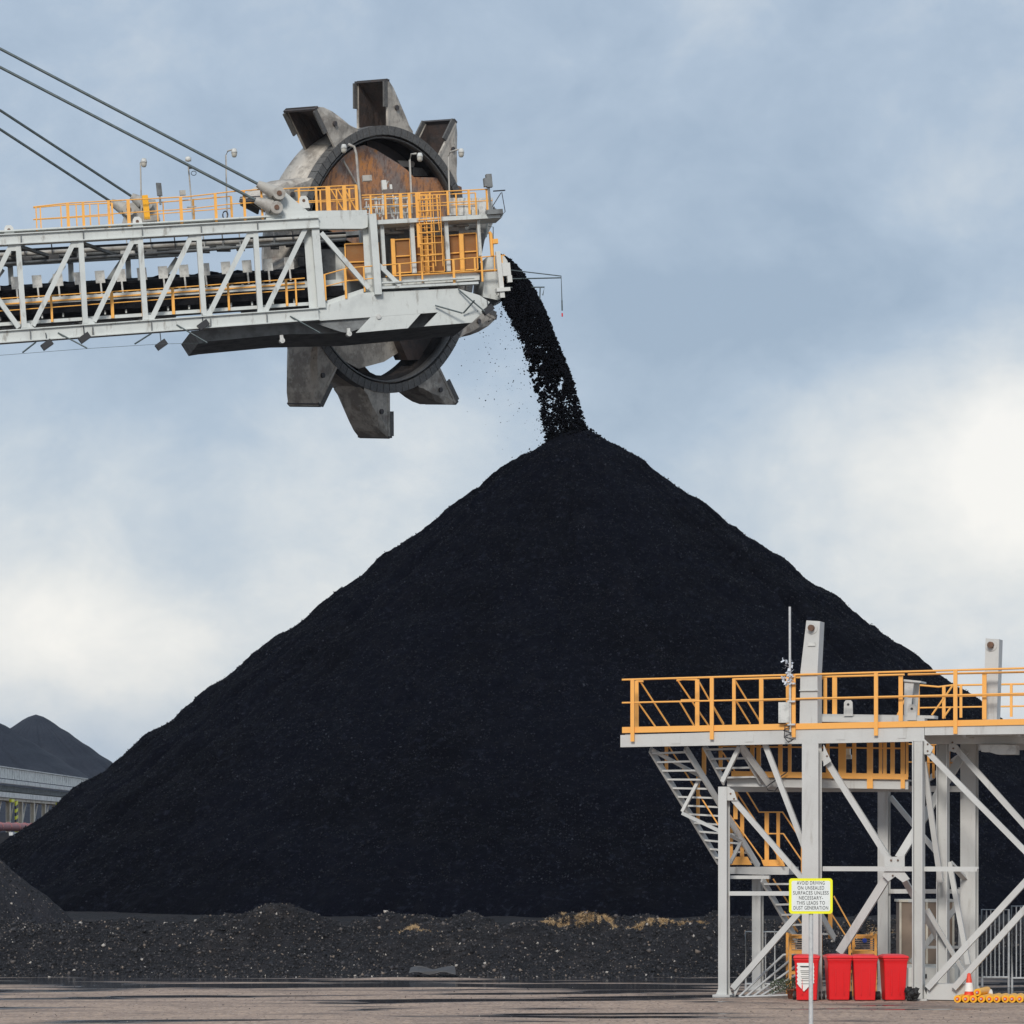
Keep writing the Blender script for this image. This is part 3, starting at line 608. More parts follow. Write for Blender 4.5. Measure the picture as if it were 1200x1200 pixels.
k = MB(); k.tube([T3((585, 337)), T3((638, 336.5)), T3((636, 346))], .03, 6); k.tube([T3((592, 349)), T3((612, 339))], .035, 6); k.build('probe_arm', 'rope', RC)
k = MB(); k.tube([T3((577, 300)), T3((575, 274)), T3((573, 272))], .08, 8); k.box(T3((580, 283)), U_*.12, W_*.1, V_*.1); k.build('tip_post', 'orange', RC)
k = MB(); k.tube([T3((578, 300)), T3((578, 266)), T3((572, 265))], .02, 5); k.tube([T3((571, 262)), T3((570, 278))], .025, 5); k.build('conduit', 'rope', RC)
k = MB(); k.tube([T3((586, 254)), T3((592, 248)), T3((588, 225))], .018, 5); k.tube([T3((578, 224)), T3((592, 223))], .03, 5); k.tube([T3((577, 242)), T3((587, 226))], .02, 5); k.build('cable', 'black', RC)
k = MB(); k.tube([T3((575, 248)), T3((572.5, 218))], .06, 6); k.box(T3((573, 212)), U_*.12, W_*.28, V_*.12); k.box(T3((568.5, 214)), U_*.06, W_*.18, V_*.12); k.box(T3((579, 249)), U_*.35, W_*.1, V_*.2); k.build('sensor_box', 'boomdark', RC)
k = MB(); k.box(T3((450, 217)), U_*.1, W_*.2, V_*.1); k.box(T3((458, 219)), U_*.05, W_*.1, V_*.05); k.build('camera_box', 'pale', RC)
k = MB(); k.tube([T3((448, 228, .3)), T3((455, 212, .3))], .03, 5); k.box(T3((430, 209, .5)), U_*.2, W_*.12, V_*.1); k.build('bracket', 'socket', RC)
for x0, y0, x1, y1 in ((42, 401, 26.6, 413), (68, 390, 102, 408), (177, 391, 158, 403), (207, 380.6, 243, 401.7), (340, 370.5, 375, 390), (537, 339, 568, 365), (510, 358, 542, 367), (543, 367, 556, 352)):
    k = MB(); k.tube([T3((x0, y0, -.12)), T3((x1, y1, -.5))], .035, 6); k.build('sensor_rod', 'rope', RC)
k = MB(); k.tube([T3((-60, 421, -.5)), T3((102, 408.5, -.5)), T3((190, 403, -.5)), T3((243, 402, -.5))], .008, 4); k.build('trip_wire', 'rope', RC)
for x, y in ((99, 396), (189, 404), (55, 404), (238, 381), (572, 363)):
    k = MB(); c = T3((x, y, -.2)); k.box(c, (U_+W_*.6).normalized()*.24, (W_-U_*.6).normalized()*.13, V_*.15); k.tube([c, c+W_*.5], .02, 5); k.build('floodlight', 'black', RC)
# lifting lugs, sling gusset, rope sockets, stay ropes
for x, y in ((10.5, 269.5), (161, 259.5), (356, 235)):
    k = MB(); c = T3((x, y, .1)); k.prism([c+U_*a+W_*b_ for a, b_ in ((-.24, -.32), (.24, -.32), (.18, .1), (.1, .2), (-.1, .2), (-.18, .1))], V_*.08); k.cur = 1; k.tube([c-V_*.01, c+V_*.1], .07, 10); k.build('lifting_lug', ['pale', 'pin'], RC)
k = MB(); k.prism([T3((q[0], q[1], .05)) for q in ((312, 258), (312, 229), (328, 220), (335, 225.6), (363, 249.5), (373, 256))], V_*.3); k.build('stay_gusset', 'boom', RC)
far_anchor = 4.7
k = MB(); k.prism([T3((q[0], q[1], far_anchor)) for q in ((143, 262), (150, 240), (160, 234), (182, 234), (188, 258))], V_*.3); k.build('stay_gusset', 'socket', RC)
def stay(x0, y0, x1, y1, pin, v, dl=0):
    a = T3((x1, y1, v)); sl = T3((x0, y0, v)); d = (sl-a)
    # ropes climb to a mast out of frame; the near pair also comes towards the machine's centre line
    k = MB(); k.tube([a, a+d*1.35+V_*dl*1.35], .062, 8); r = k.build('stay_rope', 'rope', RC)
    p = T3((pin[0], pin[1], v)); k = MB()
    dd = (a-p).normalized(); k.tube([a+dd*.05, a-dd*.25, p+dd*.2], .15, 12, .30); k.tube([p-V_*.3, p+V_*.35], .27, 14); k.cur = 1; k.tube([p-V_*.34, p-V_*.3], .11, 10); k.build('socket', ['socket', 'pin'], r)
stay(0, 41, 303, 216, (326, 228), -.1, 2); stay(0, 63, 300.5, 235, (323, 244.5), -.1, 2)
stay(0, 144, 155, 230.5, (171, 240), far_anchor, -2); stay(0, 166, 131, 237, (150, 247), far_anchor, -2)
# lamps
def lamp(pole, arm, head, v=.9, r=.035):
    k = MB(); k.tube([T3((x, y, v)) for x, y in pole+arm], r, 6); l = k.build('lamp_post', 'socket', RC)
    c = T3((*head, v)); k = MB(); k.lathe([(.01, .18), (.09, .17), (.13, .05), (.13, -.02), (.01, -.03)], c, 12, Vector((0, 0, 1))); k.build('lamp_head', 'plate', l)
    k = MB(); k.lathe([(.12, -.02), (.115, -.12), (.07, -.19), (.01, -.20)], c, 12, Vector((0, 0, 1))); k.build('lamp_glass', 'glass', l)
lamp([(166, 262), (164.7, 195)], [(164.5, 191), (166, 188)], (168.7, 190.5)); lamp([(266, 256), (264.7, 182)], [(267, 177), (272, 175.5)], (274.5, 179))
lamp([(423, 248), (417.5, 180)], [(415, 172), (408, 169)], (403, 174), .4, .06); lamp([(483, 250), (480, 188)], [(482, 181), (488, 180)], (492, 184), .8, .05); lamp([(527.5, 250), (525, 184)], [(528, 178), (537, 175)], (540.5, 179), .8, .04)
k = MB(); k.tube([T3((226, 256, .9)), T3((220.5, 192, .9))], .035, 6); k.tube([T3((219, 243, .9)), T3((230, 242, .9))], .03, 6); cp = k.build('camera_pole', 'socket', RC)
k = MB(); k.lathe([(.01, .15), (.13, .08), (.13, -.06), (.01, -.1)], T3((220.6, 187, .9)), 12); k.build('camera_dome', 'pale', cp)
k = MB(); k.tube([T3((227+3*math.cos(a), 203+2.5*math.sin(a), .9)) for a in np.linspace(0, 6.3, 14)], .015, 5); k.box(T3((224.5, 196.5, .9)), U_*.12, W_*.04, V_*.05); k.build('cable_coil', 'black', cp)
k = MB(); k.box(T3((186.5, 222, 1)), (U_+V_*.5).normalized()*.13, W_*.27, V_*.06); k.tube([T3((188, 240, 1)), T3((187, 226, 1))], .05, 6); k.build('floodlight', 'boomdark', RC)
k = MB(); k.box(T3((214, 226, 1)), U_*.12, W_*.1, V_*.08); k.build('floodlight', 'socket', RC)
k = MB(); k.tube([T3((264+3*math.cos(a), 252+4.5*math.sin(a), .3)) for a in np.linspace(0, 6.3, 14)], .03, 5); k.build('cable_coil', 'black', RC)
k = MB(); k.box(T3((171, 243, .5)), U_*.12, W_*.5, V_*.1); k.build('rescue_bag', 'yellow', RC)

# --- bucket wheel
DW = D0+9.0
WH = Frame(455, 305, DW, 50, 0)
WH.u = Vector((math.cos(R(50)), math.sin(R(50)), .118)).normalized(); WH.w = Vector((0, -.118/math.sin(R(50)), 1)).normalized(); WH.v = WH.w.cross(WH.u).normalized()   # slightly canted wheel
wn = -WH.v; wp = WH.u; wz = WH.w; sW = F/DW
Rr = 154/sW; Rt = 207.5/sW; RBW = 1.85
C = WH.o
def wpt(r, th, a): return C+(wp*math.cos(th)+wz*math.sin(th))*r+wn*a
k = MB(); nseg = 84
for i in range(nseg):
    t0, t1 = 2*math.pi*i/nseg, 2*math.pi*(i+.93)/nseg; big = i % 2
    ro = Rr; ri = Rr-.40
    vs = [wpt(r, th, a) for a in (.05, -.40) for th in (t0, t1) for r in (ri, ro)]
    k.add(vs, [(0, 1, 3, 2), (4, 6, 7, 5), (0, 4, 5, 1), (2, 3, 7, 6), (0, 2, 6, 4), (1, 5, 7, 3)])
wheel = None
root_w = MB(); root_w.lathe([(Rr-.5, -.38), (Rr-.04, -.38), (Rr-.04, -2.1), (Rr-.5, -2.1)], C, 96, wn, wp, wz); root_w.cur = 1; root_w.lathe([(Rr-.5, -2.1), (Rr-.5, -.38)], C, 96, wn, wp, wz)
wheel = root_w.build('bucket_wheel', ['bucket', 'inner_shade'], RC)
k.build('wear_ring', 'ring', wheel)
k = MB(); k.lathe([(Rr-.5, .0), (Rr-.56, .0), (Rr-.56, -.42), (Rr-.5, -.42), (Rr-.5, 0)], C, 96, wn, wp, wz); k.build('wear_ring', 'ring', wheel)
def part_lathe(k, prof, d0, d1, n=60):
    vs = [wpt(r_, R(d0+(d1-d0)*i/n), a_) for r_, a_ in prof for i in range(n+1)]
    k.add(vs, [(i*(n+1)+j, i*(n+1)+j+1, (i+1)*(n+1)+j+1, (i+1)*(n+1)+j) for i in range(len(prof)-1) for j in range(n)], True)
k = MB(); part_lathe(k, [(Rr-.08, -2.1), (Rr-.3, -2.5), (3.6, -4.2), (1.6, -4.7), (.01, -4.75)], -50, 286); k.build('wheel_body', 'drum', wheel)
k = MB(); part_lathe(k, [(Rr-.55, -.5), (Rr-.6, -2.14), (Rr-.75, -2.5), (3.5, -4.1), (1.6, -4.6), (.01, -4.65)], -50, 286); k.build('wheel_inner_shade', 'inner_shade', wheel)  # inner shell, coloured dark for the shade within the drum
k = MB()                                                   # spokes of the body seen inside
for i in range(10):
    th = 2*math.pi*(i+.5)/10; a = wpt(Rr-.6, th, -1.9); b_ = wpt(1.3, th, -4.2); k.bar(a, b_, .5, .12, wp*(-math.sin(th))+wz*math.cos(th))
k.build('spoke', 'inner_shade', wheel)
# ten buckets; mouth lies in a radial plane and looks towards growing angle
def bucket(th):
    e_r = wp*math.cos(th)+wz*math.sin(th); e_t = -(wp*(-math.sin(th))+wz*math.cos(th))     # e_t: from the mouth back along the rim
    O = C+e_r*0
    def q(r, s_, a): return O+e_r*r+e_t*s_+wn*a
    ri = Rr-.05; k = MB()
    prof = [(Rt, 0), (Rt-.36, .52), (Rt-.84, .96), (Rt-1.35, 1.30), (Rt-1.9, 1.58), (ri-.3, 1.82)]         # back of the bucket
    a0, a1 = .02, -RBW; ai = .32                                                        # the back is narrower than the mouth
    T_ = .05
    n_ = len(prof); outer = []; 
    for j, (r, s_) in enumerate(prof):
        f = j/(n_-1); wA = a0-.12*f-ai*math.sin(min(1, f*1.6)*math.pi/2)*.55; wB = a1+.12*f+ai*math.sin(min(1, f*1.6)*math.pi/2)*.55
        outer.append((q(r, s_, wA), q(r, s_, wB), q(max(r-.5*(1-f), ri-.1), max(s_-.10, 0), a0), q(max(r-.5*(1-f), ri-.1), max(s_-.10, 0), a1)))
    # back sheet
    vs = [p for o_ in outer for p in o_[:2]]; k.add(vs, [(2*j, 2*j+1, 2*j+3, 2*j+2) for j in range(n_-1)], False)
    # chamfer and side sheets
    for s1, s2 in ((0, 2), (1, 3)):
        vs = [p for o_ in outer for p in (o_[s1], o_[s2])]; k.add(vs, [(2*j, 2*j+1, 2*j+3, 2*j+2) for j in range(n_-1)])
    for idx, a in ((2, a0), (3, a1)):
        top = [o_[idx] for o_ in outer]; bot = [q(ri-.25, max(prof[j][1]-.1, 0), a) for j in range(n_)]
        k.add(top+bot, [(j, j+1, n_+j+1, n_+j) for j in range(n_-1)])
    bk = k
    # thickness on the mouth: frame plates and the dark lip
    k.cur = 1; d = .11
    lip = .28
    for (r0, r1, aA, aB) in ((Rt-.03, Rt-.12, a0+.03, a1-.03),): k.add([q(r0, -.14, aA), q(r0, -.14, aB), q(r0, .10, aA), q(r0, .10, aB), q(r1, -.14, aA), q(r1, -.14, aB), q(r1, .10, aA), q(r1, .10, aB)], [(0, 1, 3, 2), (4, 6, 7, 5), (0, 4, 5, 1), (2, 3, 7, 6), (0, 2, 6, 4), (1, 5, 7, 3)])
    k.cur = 3
    for aa in (a0, a1):
        sgn = 1 if aa == a0 else -1; k.add([q(Rt-.12, -.26, aa+sgn*.03), q(Rt-1.25, -.26, aa+sgn*.03), q(Rt-1.25, -.02, aa+sgn*.03), q(Rt-.12, -.02, aa+sgn*.03), q(Rt-.12, -.26, aa-sgn*.06), q(Rt-1.25, -.26, aa-sgn*.06), q(Rt-1.25, -.02, aa-sgn*.06), q(Rt-.12, -.02, aa-sgn*.06)], [(0, 1, 2, 3), (7, 6, 5, 4), (0, 4, 5, 1), (1, 5, 6, 2), (2, 6, 7, 3), (3, 7, 4, 0)])
    k.cur = 0
    for aa in (a0, a1):
        sgn = 1 if aa == a0 else -1; k.add([q(Rt-.12, -.02, aa+sgn*.02), q(ri-.05, -.02, aa+sgn*.02), q(ri-.05, .12, aa+sgn*.02), q(Rt-.12, .12, aa+sgn*.02), q(Rt-.12, -.02, aa-sgn*.09), q(ri-.05, -.02, aa-sgn*.09), q(ri-.05, .12, aa-sgn*.09), q(Rt-.12, .12, aa-sgn*.09)], [(0, 1, 2, 3), (7, 6, 5, 4), (0, 4, 5, 1), (1, 5, 6, 2), (2, 6, 7, 3), (3, 7, 4, 0)])
    # inside lining, set in from the sheets
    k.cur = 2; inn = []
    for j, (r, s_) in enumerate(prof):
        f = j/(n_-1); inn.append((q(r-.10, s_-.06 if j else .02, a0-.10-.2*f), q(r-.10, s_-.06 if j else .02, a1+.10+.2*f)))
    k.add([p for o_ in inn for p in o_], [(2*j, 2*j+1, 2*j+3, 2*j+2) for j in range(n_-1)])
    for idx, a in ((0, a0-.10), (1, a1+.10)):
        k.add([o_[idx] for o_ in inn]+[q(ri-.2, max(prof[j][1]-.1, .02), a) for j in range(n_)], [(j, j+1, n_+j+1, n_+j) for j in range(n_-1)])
    # bolt boss on the near side
    k.cur = 1; c = q(Rt-1.25, .58, a0+.0); k.tube([c-wn*.1, c+wn*.08], .12, 10)
    return k.build('bucket', ['bucket', 'lip', 'inside', 'ring'], wheel)
for i in range(10): bucket(math.pi/2+i*math.pi/5)
# the fixed shield and chute inside the wheel
def wtr(px, py, a): return WH.T(px, py, -a)
k = MB(); k.prism([wtr(x, y, -.35) for x, y in ((372, 232), (377, 218), (388, 200), (402, 184), (417, 173), (427, 170), (440, 175), (453, 183), (466, 191), (477, 199), (485, 207.5), (510, 208), (541, 219), (545, 262), (440, 300), (372, 262))], -wn*.12)
k.build('rusty_shield', 'rust', RC)
k = MB(); k.tube([C-wn*4.5, C+wn*3.2], .7, 24); k.tube([C+wn*.6, C+wn*2.6], 1.25, 24); k.build('axle', 'boomdark', RC)
k = MB(); k.bar(C+wn*1.8-wz*1.2, T3((470, 345, 3.4)), 1.6, 1.0, wp); k.build('axle_bracket', 'boomdark', RC)
k = MB(); k.prism([wtr(x, y, -1.3) for x, y in ((432, 160), (472, 163), (500, 178), (520, 200), (530, 226), (440, 226), (425, 190))], -wn*.2); k.build('chute_plate', 'lip', RC)  # dark plate closing the drum behind the gap, standing in for its shade
k = MB(); k.prism([wtr(x, y, -1.0) for x, y in ((466, 188), (487, 189), (485, 196), (470, 195))], -wn*.1); k.build('chute_bracket', 'socket', RC)
k = MB(); k.prism([wtr(x, y, -.8) for x, y in ((484, 196), (510, 198), (513, 206), (484, 206))], -wn*.3); k.build('chute_bracket', 'ring', RC)
k = MB(); k.prism([wtr(x, y, -1.4) for x, y in ((384, 380), (480, 378), (484, 392), (472, 410), (450, 424), (420, 432), (398, 420), (386, 402))], -wn*.15); k.build('chute_plate', 'bucket', RC)
k = MB(); k.prism([wtr(x, y, -1.0) for x, y in ((462, 378), (518, 376), (512, 396), (503, 421), (478, 422), (470, 404))], -wn*.8); k.build('chute_plate', 'inside', RC)
k = MB(); k.tube([wtr(402, 188, -.2), wtr(419, 218, -.2)], .05, 6); k.build('shield_stay', 'socket', RC)

# ------------------------------------------------------------------ falling coal
Re = [(585, 297), (600, 304), (613, 318.5), (626, 336), (641, 366), (654, 399), (669.5, 437.7), (679, 468), (691, 514)]
Le = [(572, 322), (577, 334), (582, 344), (587, 352), (596, 372), (607, 396), (618.5, 430), (627, 464), (640, 522)]
Re, Le = np.array(Re), np.array(Le); tt = np.linspace(0, 1, len(Re))
st0 = B.T(585, 310, 2.3); Dst = st0.y
def stream(n, tlo, thi, smin, smax, spread=1.0, leftbias=0, tp=1.0):
    t_ = tlo+(thi-tlo)*rng.random(n)**tp
    q = rng.uniform(-1, 1, n); dd = rng.uniform(-1, 1, n)
    if spread <= 1: r = np.sqrt(q*q+dd*dd); s_ = np.where(r > 1, 1/np.maximum(r, 1e-6), 1); q *= s_*.98; dd *= s_
    q = q*spread-leftbias*rng.random(n)**3*2.2
    lx, ly = np.interp(t_, tt, Le[:, 0]), np.interp(t_, tt, Le[:, 1]); rx_, ry_ = np.interp(t_, tt, Re[:, 0]), np.interp(t_, tt, Re[:, 1])
    px = (lx+rx_)/2+q*(rx_-lx)/2; py = (ly+ry_)/2+q*(ry_-ly)/2
    D = Dst+(D0-Dst)*t_+dd*1.1
    C_ = np.stack([(px-600)/F*D, D, CH+(HZ-py)/F*D], -1)
    return C_, smin+(smax-smin)*rng.random(n)**2
parts = [stream(17000, 0, .5, .025, .085), stream(12000, .40, .78, .022, .08), stream(10500, .68, 1.0, .02, .085), stream(3200, .25, 1, .012, .05, 1.02, .16), stream(900, .3, 1, .008, .024, 1.1, .4)]
def gaps(C_, sz):                                          # ragged rows with daylight between them lower down
    f = (st0.z-C_[:, 2])/(st0.z-apex.z); hx = C_[:, 0]*1.0; nzz = 1.25*fbm(hx/.26, C_[:, 2]/.12, 3, 91, .7)
    lf = np.clip((np.interp(f, tt, (Le[:, 0]+Re[:, 0])/2)-600)/F*D0+.2-C_[:, 0], -1, 1)
    keep = nzz > -.95+.80*np.clip((f-.2)/.4, 0, 1)-.5*np.clip((f-.86)/.1, 0, 1)+.30*lf
    return C_[keep], sz[keep]
parts = [parts[0]]+[gaps(*p) for p in parts[1:]]
Cc = np.concatenate([p[0] for p in parts]); ss = np.concatenate([p[1] for p in parts])
# lumps fall in ragged rows with gaps between them low down
o = lumps('coal_stream', Cc, ss, 'chunk')
tag(o, 'stream of black coal lumps falling from the boom tip to the pile top', 'falling coal', kind='stuff')
n = 150; t_ = rng.random(n); px = 560+60*t_+rng.normal(0, 22, n); py = 380+120*t_+rng.normal(0, 20, n)
C_ = np.stack([(px-600)/F*D0, np.full(n, D0)+rng.normal(0, 1, n), CH+(HZ-py)/F*D0], -1)
tag(lumps('coal_specks', C_, .012+.022*rng.random(n)**2, 'chunk'), 'tiny coal specks drifting left of the falling stream', 'coal specks', kind='stuff')
n = 450; a_ = rng.uniform(0, 6.28, n); r_ = np.abs(rng.normal(0, .85, n)); C_ = np.stack([apex.x+r_*np.cos(a_), D0+r_*np.sin(a_), apex.z+.12-.66*r_+rng.normal(0, .06, n)], -1)
tag(lumps('coal_lumps', C_, .03+.05*rng.random(n)**2, 'chunk'), 'fresh coal lumps landing on the very top of the great pile', 'coal lumps', kind='stuff')

# ------------------------------------------------------------------ steel platform on the right
PF = Frame(1076, 1172, 70.6, -20, 0)
pu, pv = PF.u, PF.v; Z = Vector((0, 0, 1))
t = thing('access_platform', 'tall grey steel platform on columns with orange handrails and stairs', 'platform', tuple(Vector((PF.T(960, 1150).x, PF.T(960, 1150).y, 0))))
PL = t
def Q3(q): return PF.T(q[0], q[1], q[2] if len(q) > 2 else 0)
def m_at(v=0, x=960): return PF.T(x, 900, v).y/F
def pbar(name, a, b_, wpx, dp=.1, m='plat', sec='box', parent=None):
    k = MB(); wd = wpx*m_at(a[2] if len(a) > 2 else 0)
    if sec == 'box': k.bar(Q3(a), Q3(b_), wd, dp, pv)
    elif sec == 'angle':                                   # L section
        A, B_ = Q3(a), Q3(b_); d = (B_-A).normalized(); sd_ = d.cross(pv).normalized(); k.bar(A, B_, wd, .014, pv); k.bar(A+sd_*wd*.46+pv*.05, B_+sd_*wd*.46+pv*.05, .014, dp, pv)
    else: k.hbeam(Q3(a), Q3(b_), wd, dp, pv, .018)
    return k.build(name, m, parent or PL)
def pcol(x, y0, wpx, v, fl='v', ybot=None, dp=.28, foot=True):
    top = Q3((x, y0, v)); z1 = 0 if ybot is None else Q3((x, ybot, v)).z; bot = Vector((top.x, top.y, z1)); wd = wpx*m_at(v, x)
    k = MB()
    if fl == 'v': k.hbeam(bot, top, wd*.94, dp, pv, .022)
    else: k.hbeam(bot, top, dp, wd*.94, pu, .022)
    c = k.build('column', 'plat', PL)
    if foot and ybot is None:
        k = MB(); k.box(bot+Z*.02, pu*wd*.95, pv*.26, Z*.02); k.build('base_plate', 'plat', c)
        k = MB()
        for sx in (-1, 1): k.prism([bot+pu*sx*wd*.5+Z*.04, bot+pu*sx*wd*.9+Z*.04, bot+pu*sx*wd*.5+Z*.26], pv*.02)
        k.build('foot_gusset', 'plat', c)
    return c
# deck fascia and floor
k = MB(); k.prism([Q3(q) for q in ((727, 861.4), (1083, 850.5), (1083, 868.8), (727, 875.6))], pv*.16); k.build('fascia_beam', 'plat', PL)
k = MB(); k.prism([Q3(q) for q in ((1083.6, 850.4), (1290, 846), (1290, 859), (1083.6, 861.6))], pv*.2); k.build('fascia_beam', 'plat', PL)
k = MB(); k.prism([Q3((q[0], q[1], 1.1)) for q in ((1075, 859), (1290, 858), (1290, 871), (1075, 872))], pv*.2); k.build('fascia_beam', 'plat', PL)
zd = Q3((960, 855)).z
def slab(u0, u1, v0, v1, z0, z1, name, m):
    a = PF.P(u0, v0, 0); k = MB(); pts = [PF.P(u, v, 0) for u, v in ((u0, v0), (u1, v0), (u1, v1), (u0, v1))]; pts = [Vector((p.x, p.y, z0)) for p in pts]; k.prism(pts, Z*(z1-z0)); return k.build(name, m, PL)
uL = PF.uw(Q3((729, 868)))[0]; uS = PF.uw(Q3((900, 868)))[0]; uR = PF.uw(Q3((1290, 868)))[0]; uM = PF.uw(Q3((1075, 868)))[0]
slab(uL+.02, uM, .17, 1.25, zd-.07, zd-.04, 'deck_grating', 'galv'); slab(uM+.01, uR, .21, 6.6, zd-.07, zd-.04, 'deck_grating', 'galv')
for i in range(9):
    k = MB(); u = uL+(uR-uL)*(i+.5)/9; dmax = 1.25 if u < uM else 6.6; a = PF.P(u, .2, 0); b_ = PF.P(u, dmax, 0); zz = zd-.15
    k.bar(Vector((a.x, a.y, zz)), Vector((b_.x, b_.y, zz)), .08, .13, Z); k.build('floor_joist', 'plat', PL)
k = MB(); a = PF.P(uM, 6.6, 0); b_ = PF.P(uR, 6.6, 0); k.bar(Vector((a.x, a.y, zd-.2)), Vector((b_.x, b_.y, zd-.2)), .26, .14, pv); k.build('fascia_beam', 'plat', PL)
# columns
pcol(848.5, 922, 11, .3, 'v'); pcol(951.5, 871, 21, .02, 'v', dp=.34); pcol(1076.5, 868, 13, .02, 'u', dp=.3); pcol(1105, 864, 13.5, 1.3, 'u', dp=.3)
pcol(1136, 872, 19, 2.6, 'v', dp=.36); pcol(888, 1018, 11, 3.4, 'v'); pcol(1036, 927, 13, 3.0, 'v'); pcol(1126.5, 1040, 6, 4.5, 'v', dp=.14)
# middle landing
k = MB(); k.prism([Q3((q[0], q[1], 1.2)) for q in ((852, 911), (1064, 914.5), (1064, 925), (852, 921.5))], pv*.12); k.build('landing_beam', 'plat', PL)
k = MB(); k.prism([Q3((q[0], q[1], 2.1)) for q in ((852, 921), (1127, 921), (1127, 928), (852, 928))], pv*.12); k.build('landing_beam', 'plat', PL)
k = MB(); c0 = Q3((852, 913, 1.2)); c1 = Q3((1064, 915, 1.2)); k.prism([c0, c1, c1+pv*1.1, c0+pv*1.1], Z*.03); k.build('landing_floor', 'galv', PL)
k = MB(); k.prism([Q3((q[0], q[1], 1.12)) for q in ((857, 903.5), (1064, 907), (1064, 913.5), (857, 910.5))], pv*.02); k.build('toe_board', 'orange2', PL)
k = MB(); k.tube([Q3((846, 874.5, 1.15)), Q3((1060, 877, 1.15))], .022, 6); hr = k.build('handrail', 'orange2', PL)
for x, yb, wd in ((881.5, 905, 5), (889, 905, 5), (914.5, 905, 5), (925.5, 906, 4), (970, 908, 4), (987, 912, 9), (1001, 911, 4.5), (1019.5, 924, 7), (1032, 912, 4), (1037, 912, 4), (1046, 912, 5), (1058, 924, 5), (1063, 911, 3)):
    k = MB(); A = Q3((x, 868, 1.13)); Bq = Q3((x, yb, 1.13)); k.bar(A, Bq, wd*m_at(1.1), .03, pv); k.build('post', 'orange2', hr)
k = MB(); k.tube([Q3((1064, 872, 2.6)), Q3((1118, 873, 2.6))], .02, 6); k.tube([Q3((1064, 893, 2.6)), Q3((1118, 894, 2.6))], .02, 6); h2 = k.build('handrail', 'orange2', PL)
for x in (1072, 1088, 1094, 1112):
    k = MB(); k.bar(Q3((x, 866, 2.62)), Q3((x, 912, 2.62)), .06, .03, pv); k.build('post', 'orange2', h2)
# deck handrails
def prun(top, mid, posts_, v, r=.025, parent=None):
    k = MB(); k.tube([Q3((x, y, v)) for x, y in top], r, 8)
    if mid: k.tube([Q3((x, y, v)) for x, y in mid], r*.86, 8)
    h = k.build('handrail', 'orange2', parent or PL)
    for x, yt, yb, wd in posts_:
        k = MB(); wd = wd*m_at(v); k.bar(Q3((x, yt, v-.035)), Q3((x, yb, v-.035)), wd, .012, pv); k.bar(Q3((x, yt, v))+pu*(wd/2-.006), Q3((x, yb, v))+pu*(wd/2-.006), .012, .07, pv); k.build('post', 'orange2', h)
    return h
topl = lambda x: 796.6-(x-730)*.0288; midl = lambda x: 823.6-(x-730)*.0232
prun([(729, topl(729)), (1290, topl(1290))], [(729, midl(729)), (1290, midl(1290))], [(x, topl(x)+.5, yb, 4.6) for x, yb in ((741, 869), (834, 866.5), (930, 864), (1026.5, 862), (1119.5, 860), (1216, 858))], -.05)
toe = lambda x: 852-(x-730)*.0205
k = MB(); k.prism([Q3((q[0], q[1], -.03)) for q in ((729, toe(729)), (1290, toe(1290)), (1290, toe(1290)+7), (729, toe(729)+7))], pv*.012); k.build('toe_board', 'orange2', PL)
prun([(745, 798.5), (754, 798.5)], None, [(746, 798, 856, 4.5)], .55)
prun([(793, 797.5), (800, 796), (817, 796.5)], [(798, 820.5), (817, 820)], [(817, 796, 852, 5)], .6)
prun([(1064, 790.5), (1290, 785.5)], [(1064, 816.5), (1290, 813)], [(1055.5, 791, 845, 5), (1153.5, 789, 843, 5)], .12)
prun([(860, 796), (1060, 790.5)], [(860, 821.5), (1060, 816.8)], [(860, 795, 850, 4), (892, 794.5, 850, 5), (923, 794, 850, 4), (967, 794, 846, 4), (978, 793.5, 846, 5.5)], .9)
k = MB(); k.tube([Q3((975, 793, .95)), Q3((966, 793.5, .95)), Q3((961.5, 797, .95)), Q3((960.5, 806, .95)), Q3((962, 816, .95)), Q3((967, 819, .95)), Q3((977, 819, .95))], .022, 8); k.build('rail_loop', 'orange2', PL)
prun([(1078, 803), (1100, 805), (1116, 803), (1290, 800)], [(1078, 829.5), (1290, 826)], [(1076, 803, 840, 3), (1106, 804, 842, 3.8), (1126, 803, 841, 3), (1185, 802, 840, 3)], 5.8)
for a, b_ in (((1116, 804), (1092, 838)), ((1114, 829), (1105, 842)), ((1064, 812), (1050, 842))):
    k = MB(); k.tube([Q3((*a, 5.0)), Q3((*b_, 5.0))], .025, 8); k.build('stair_rail', 'orange2', PL)
# stair handrails above deck
for (a, b_, va, vb) in (((750, 798), (785, 852), .55, 1.4), ((748, 823.5), (769, 853), .55, 1.1), ((795, 798.5), (830, 850), .6, 1.4), ((797, 823), (813, 850), .6, 1.1), ((818, 797), (848, 850), .8, 1.5), ((861, 797), (892, 848), .9, 1.7), ((863, 822), (879, 848), .9, 1.4), ((836, 828), (848, 848), .9, 1.2)):
    k = MB(); k.tube([Q3((*a, va)), Q3((*b_, vb))], .022, 8); k.build('stair_rail', 'orange2', PL)
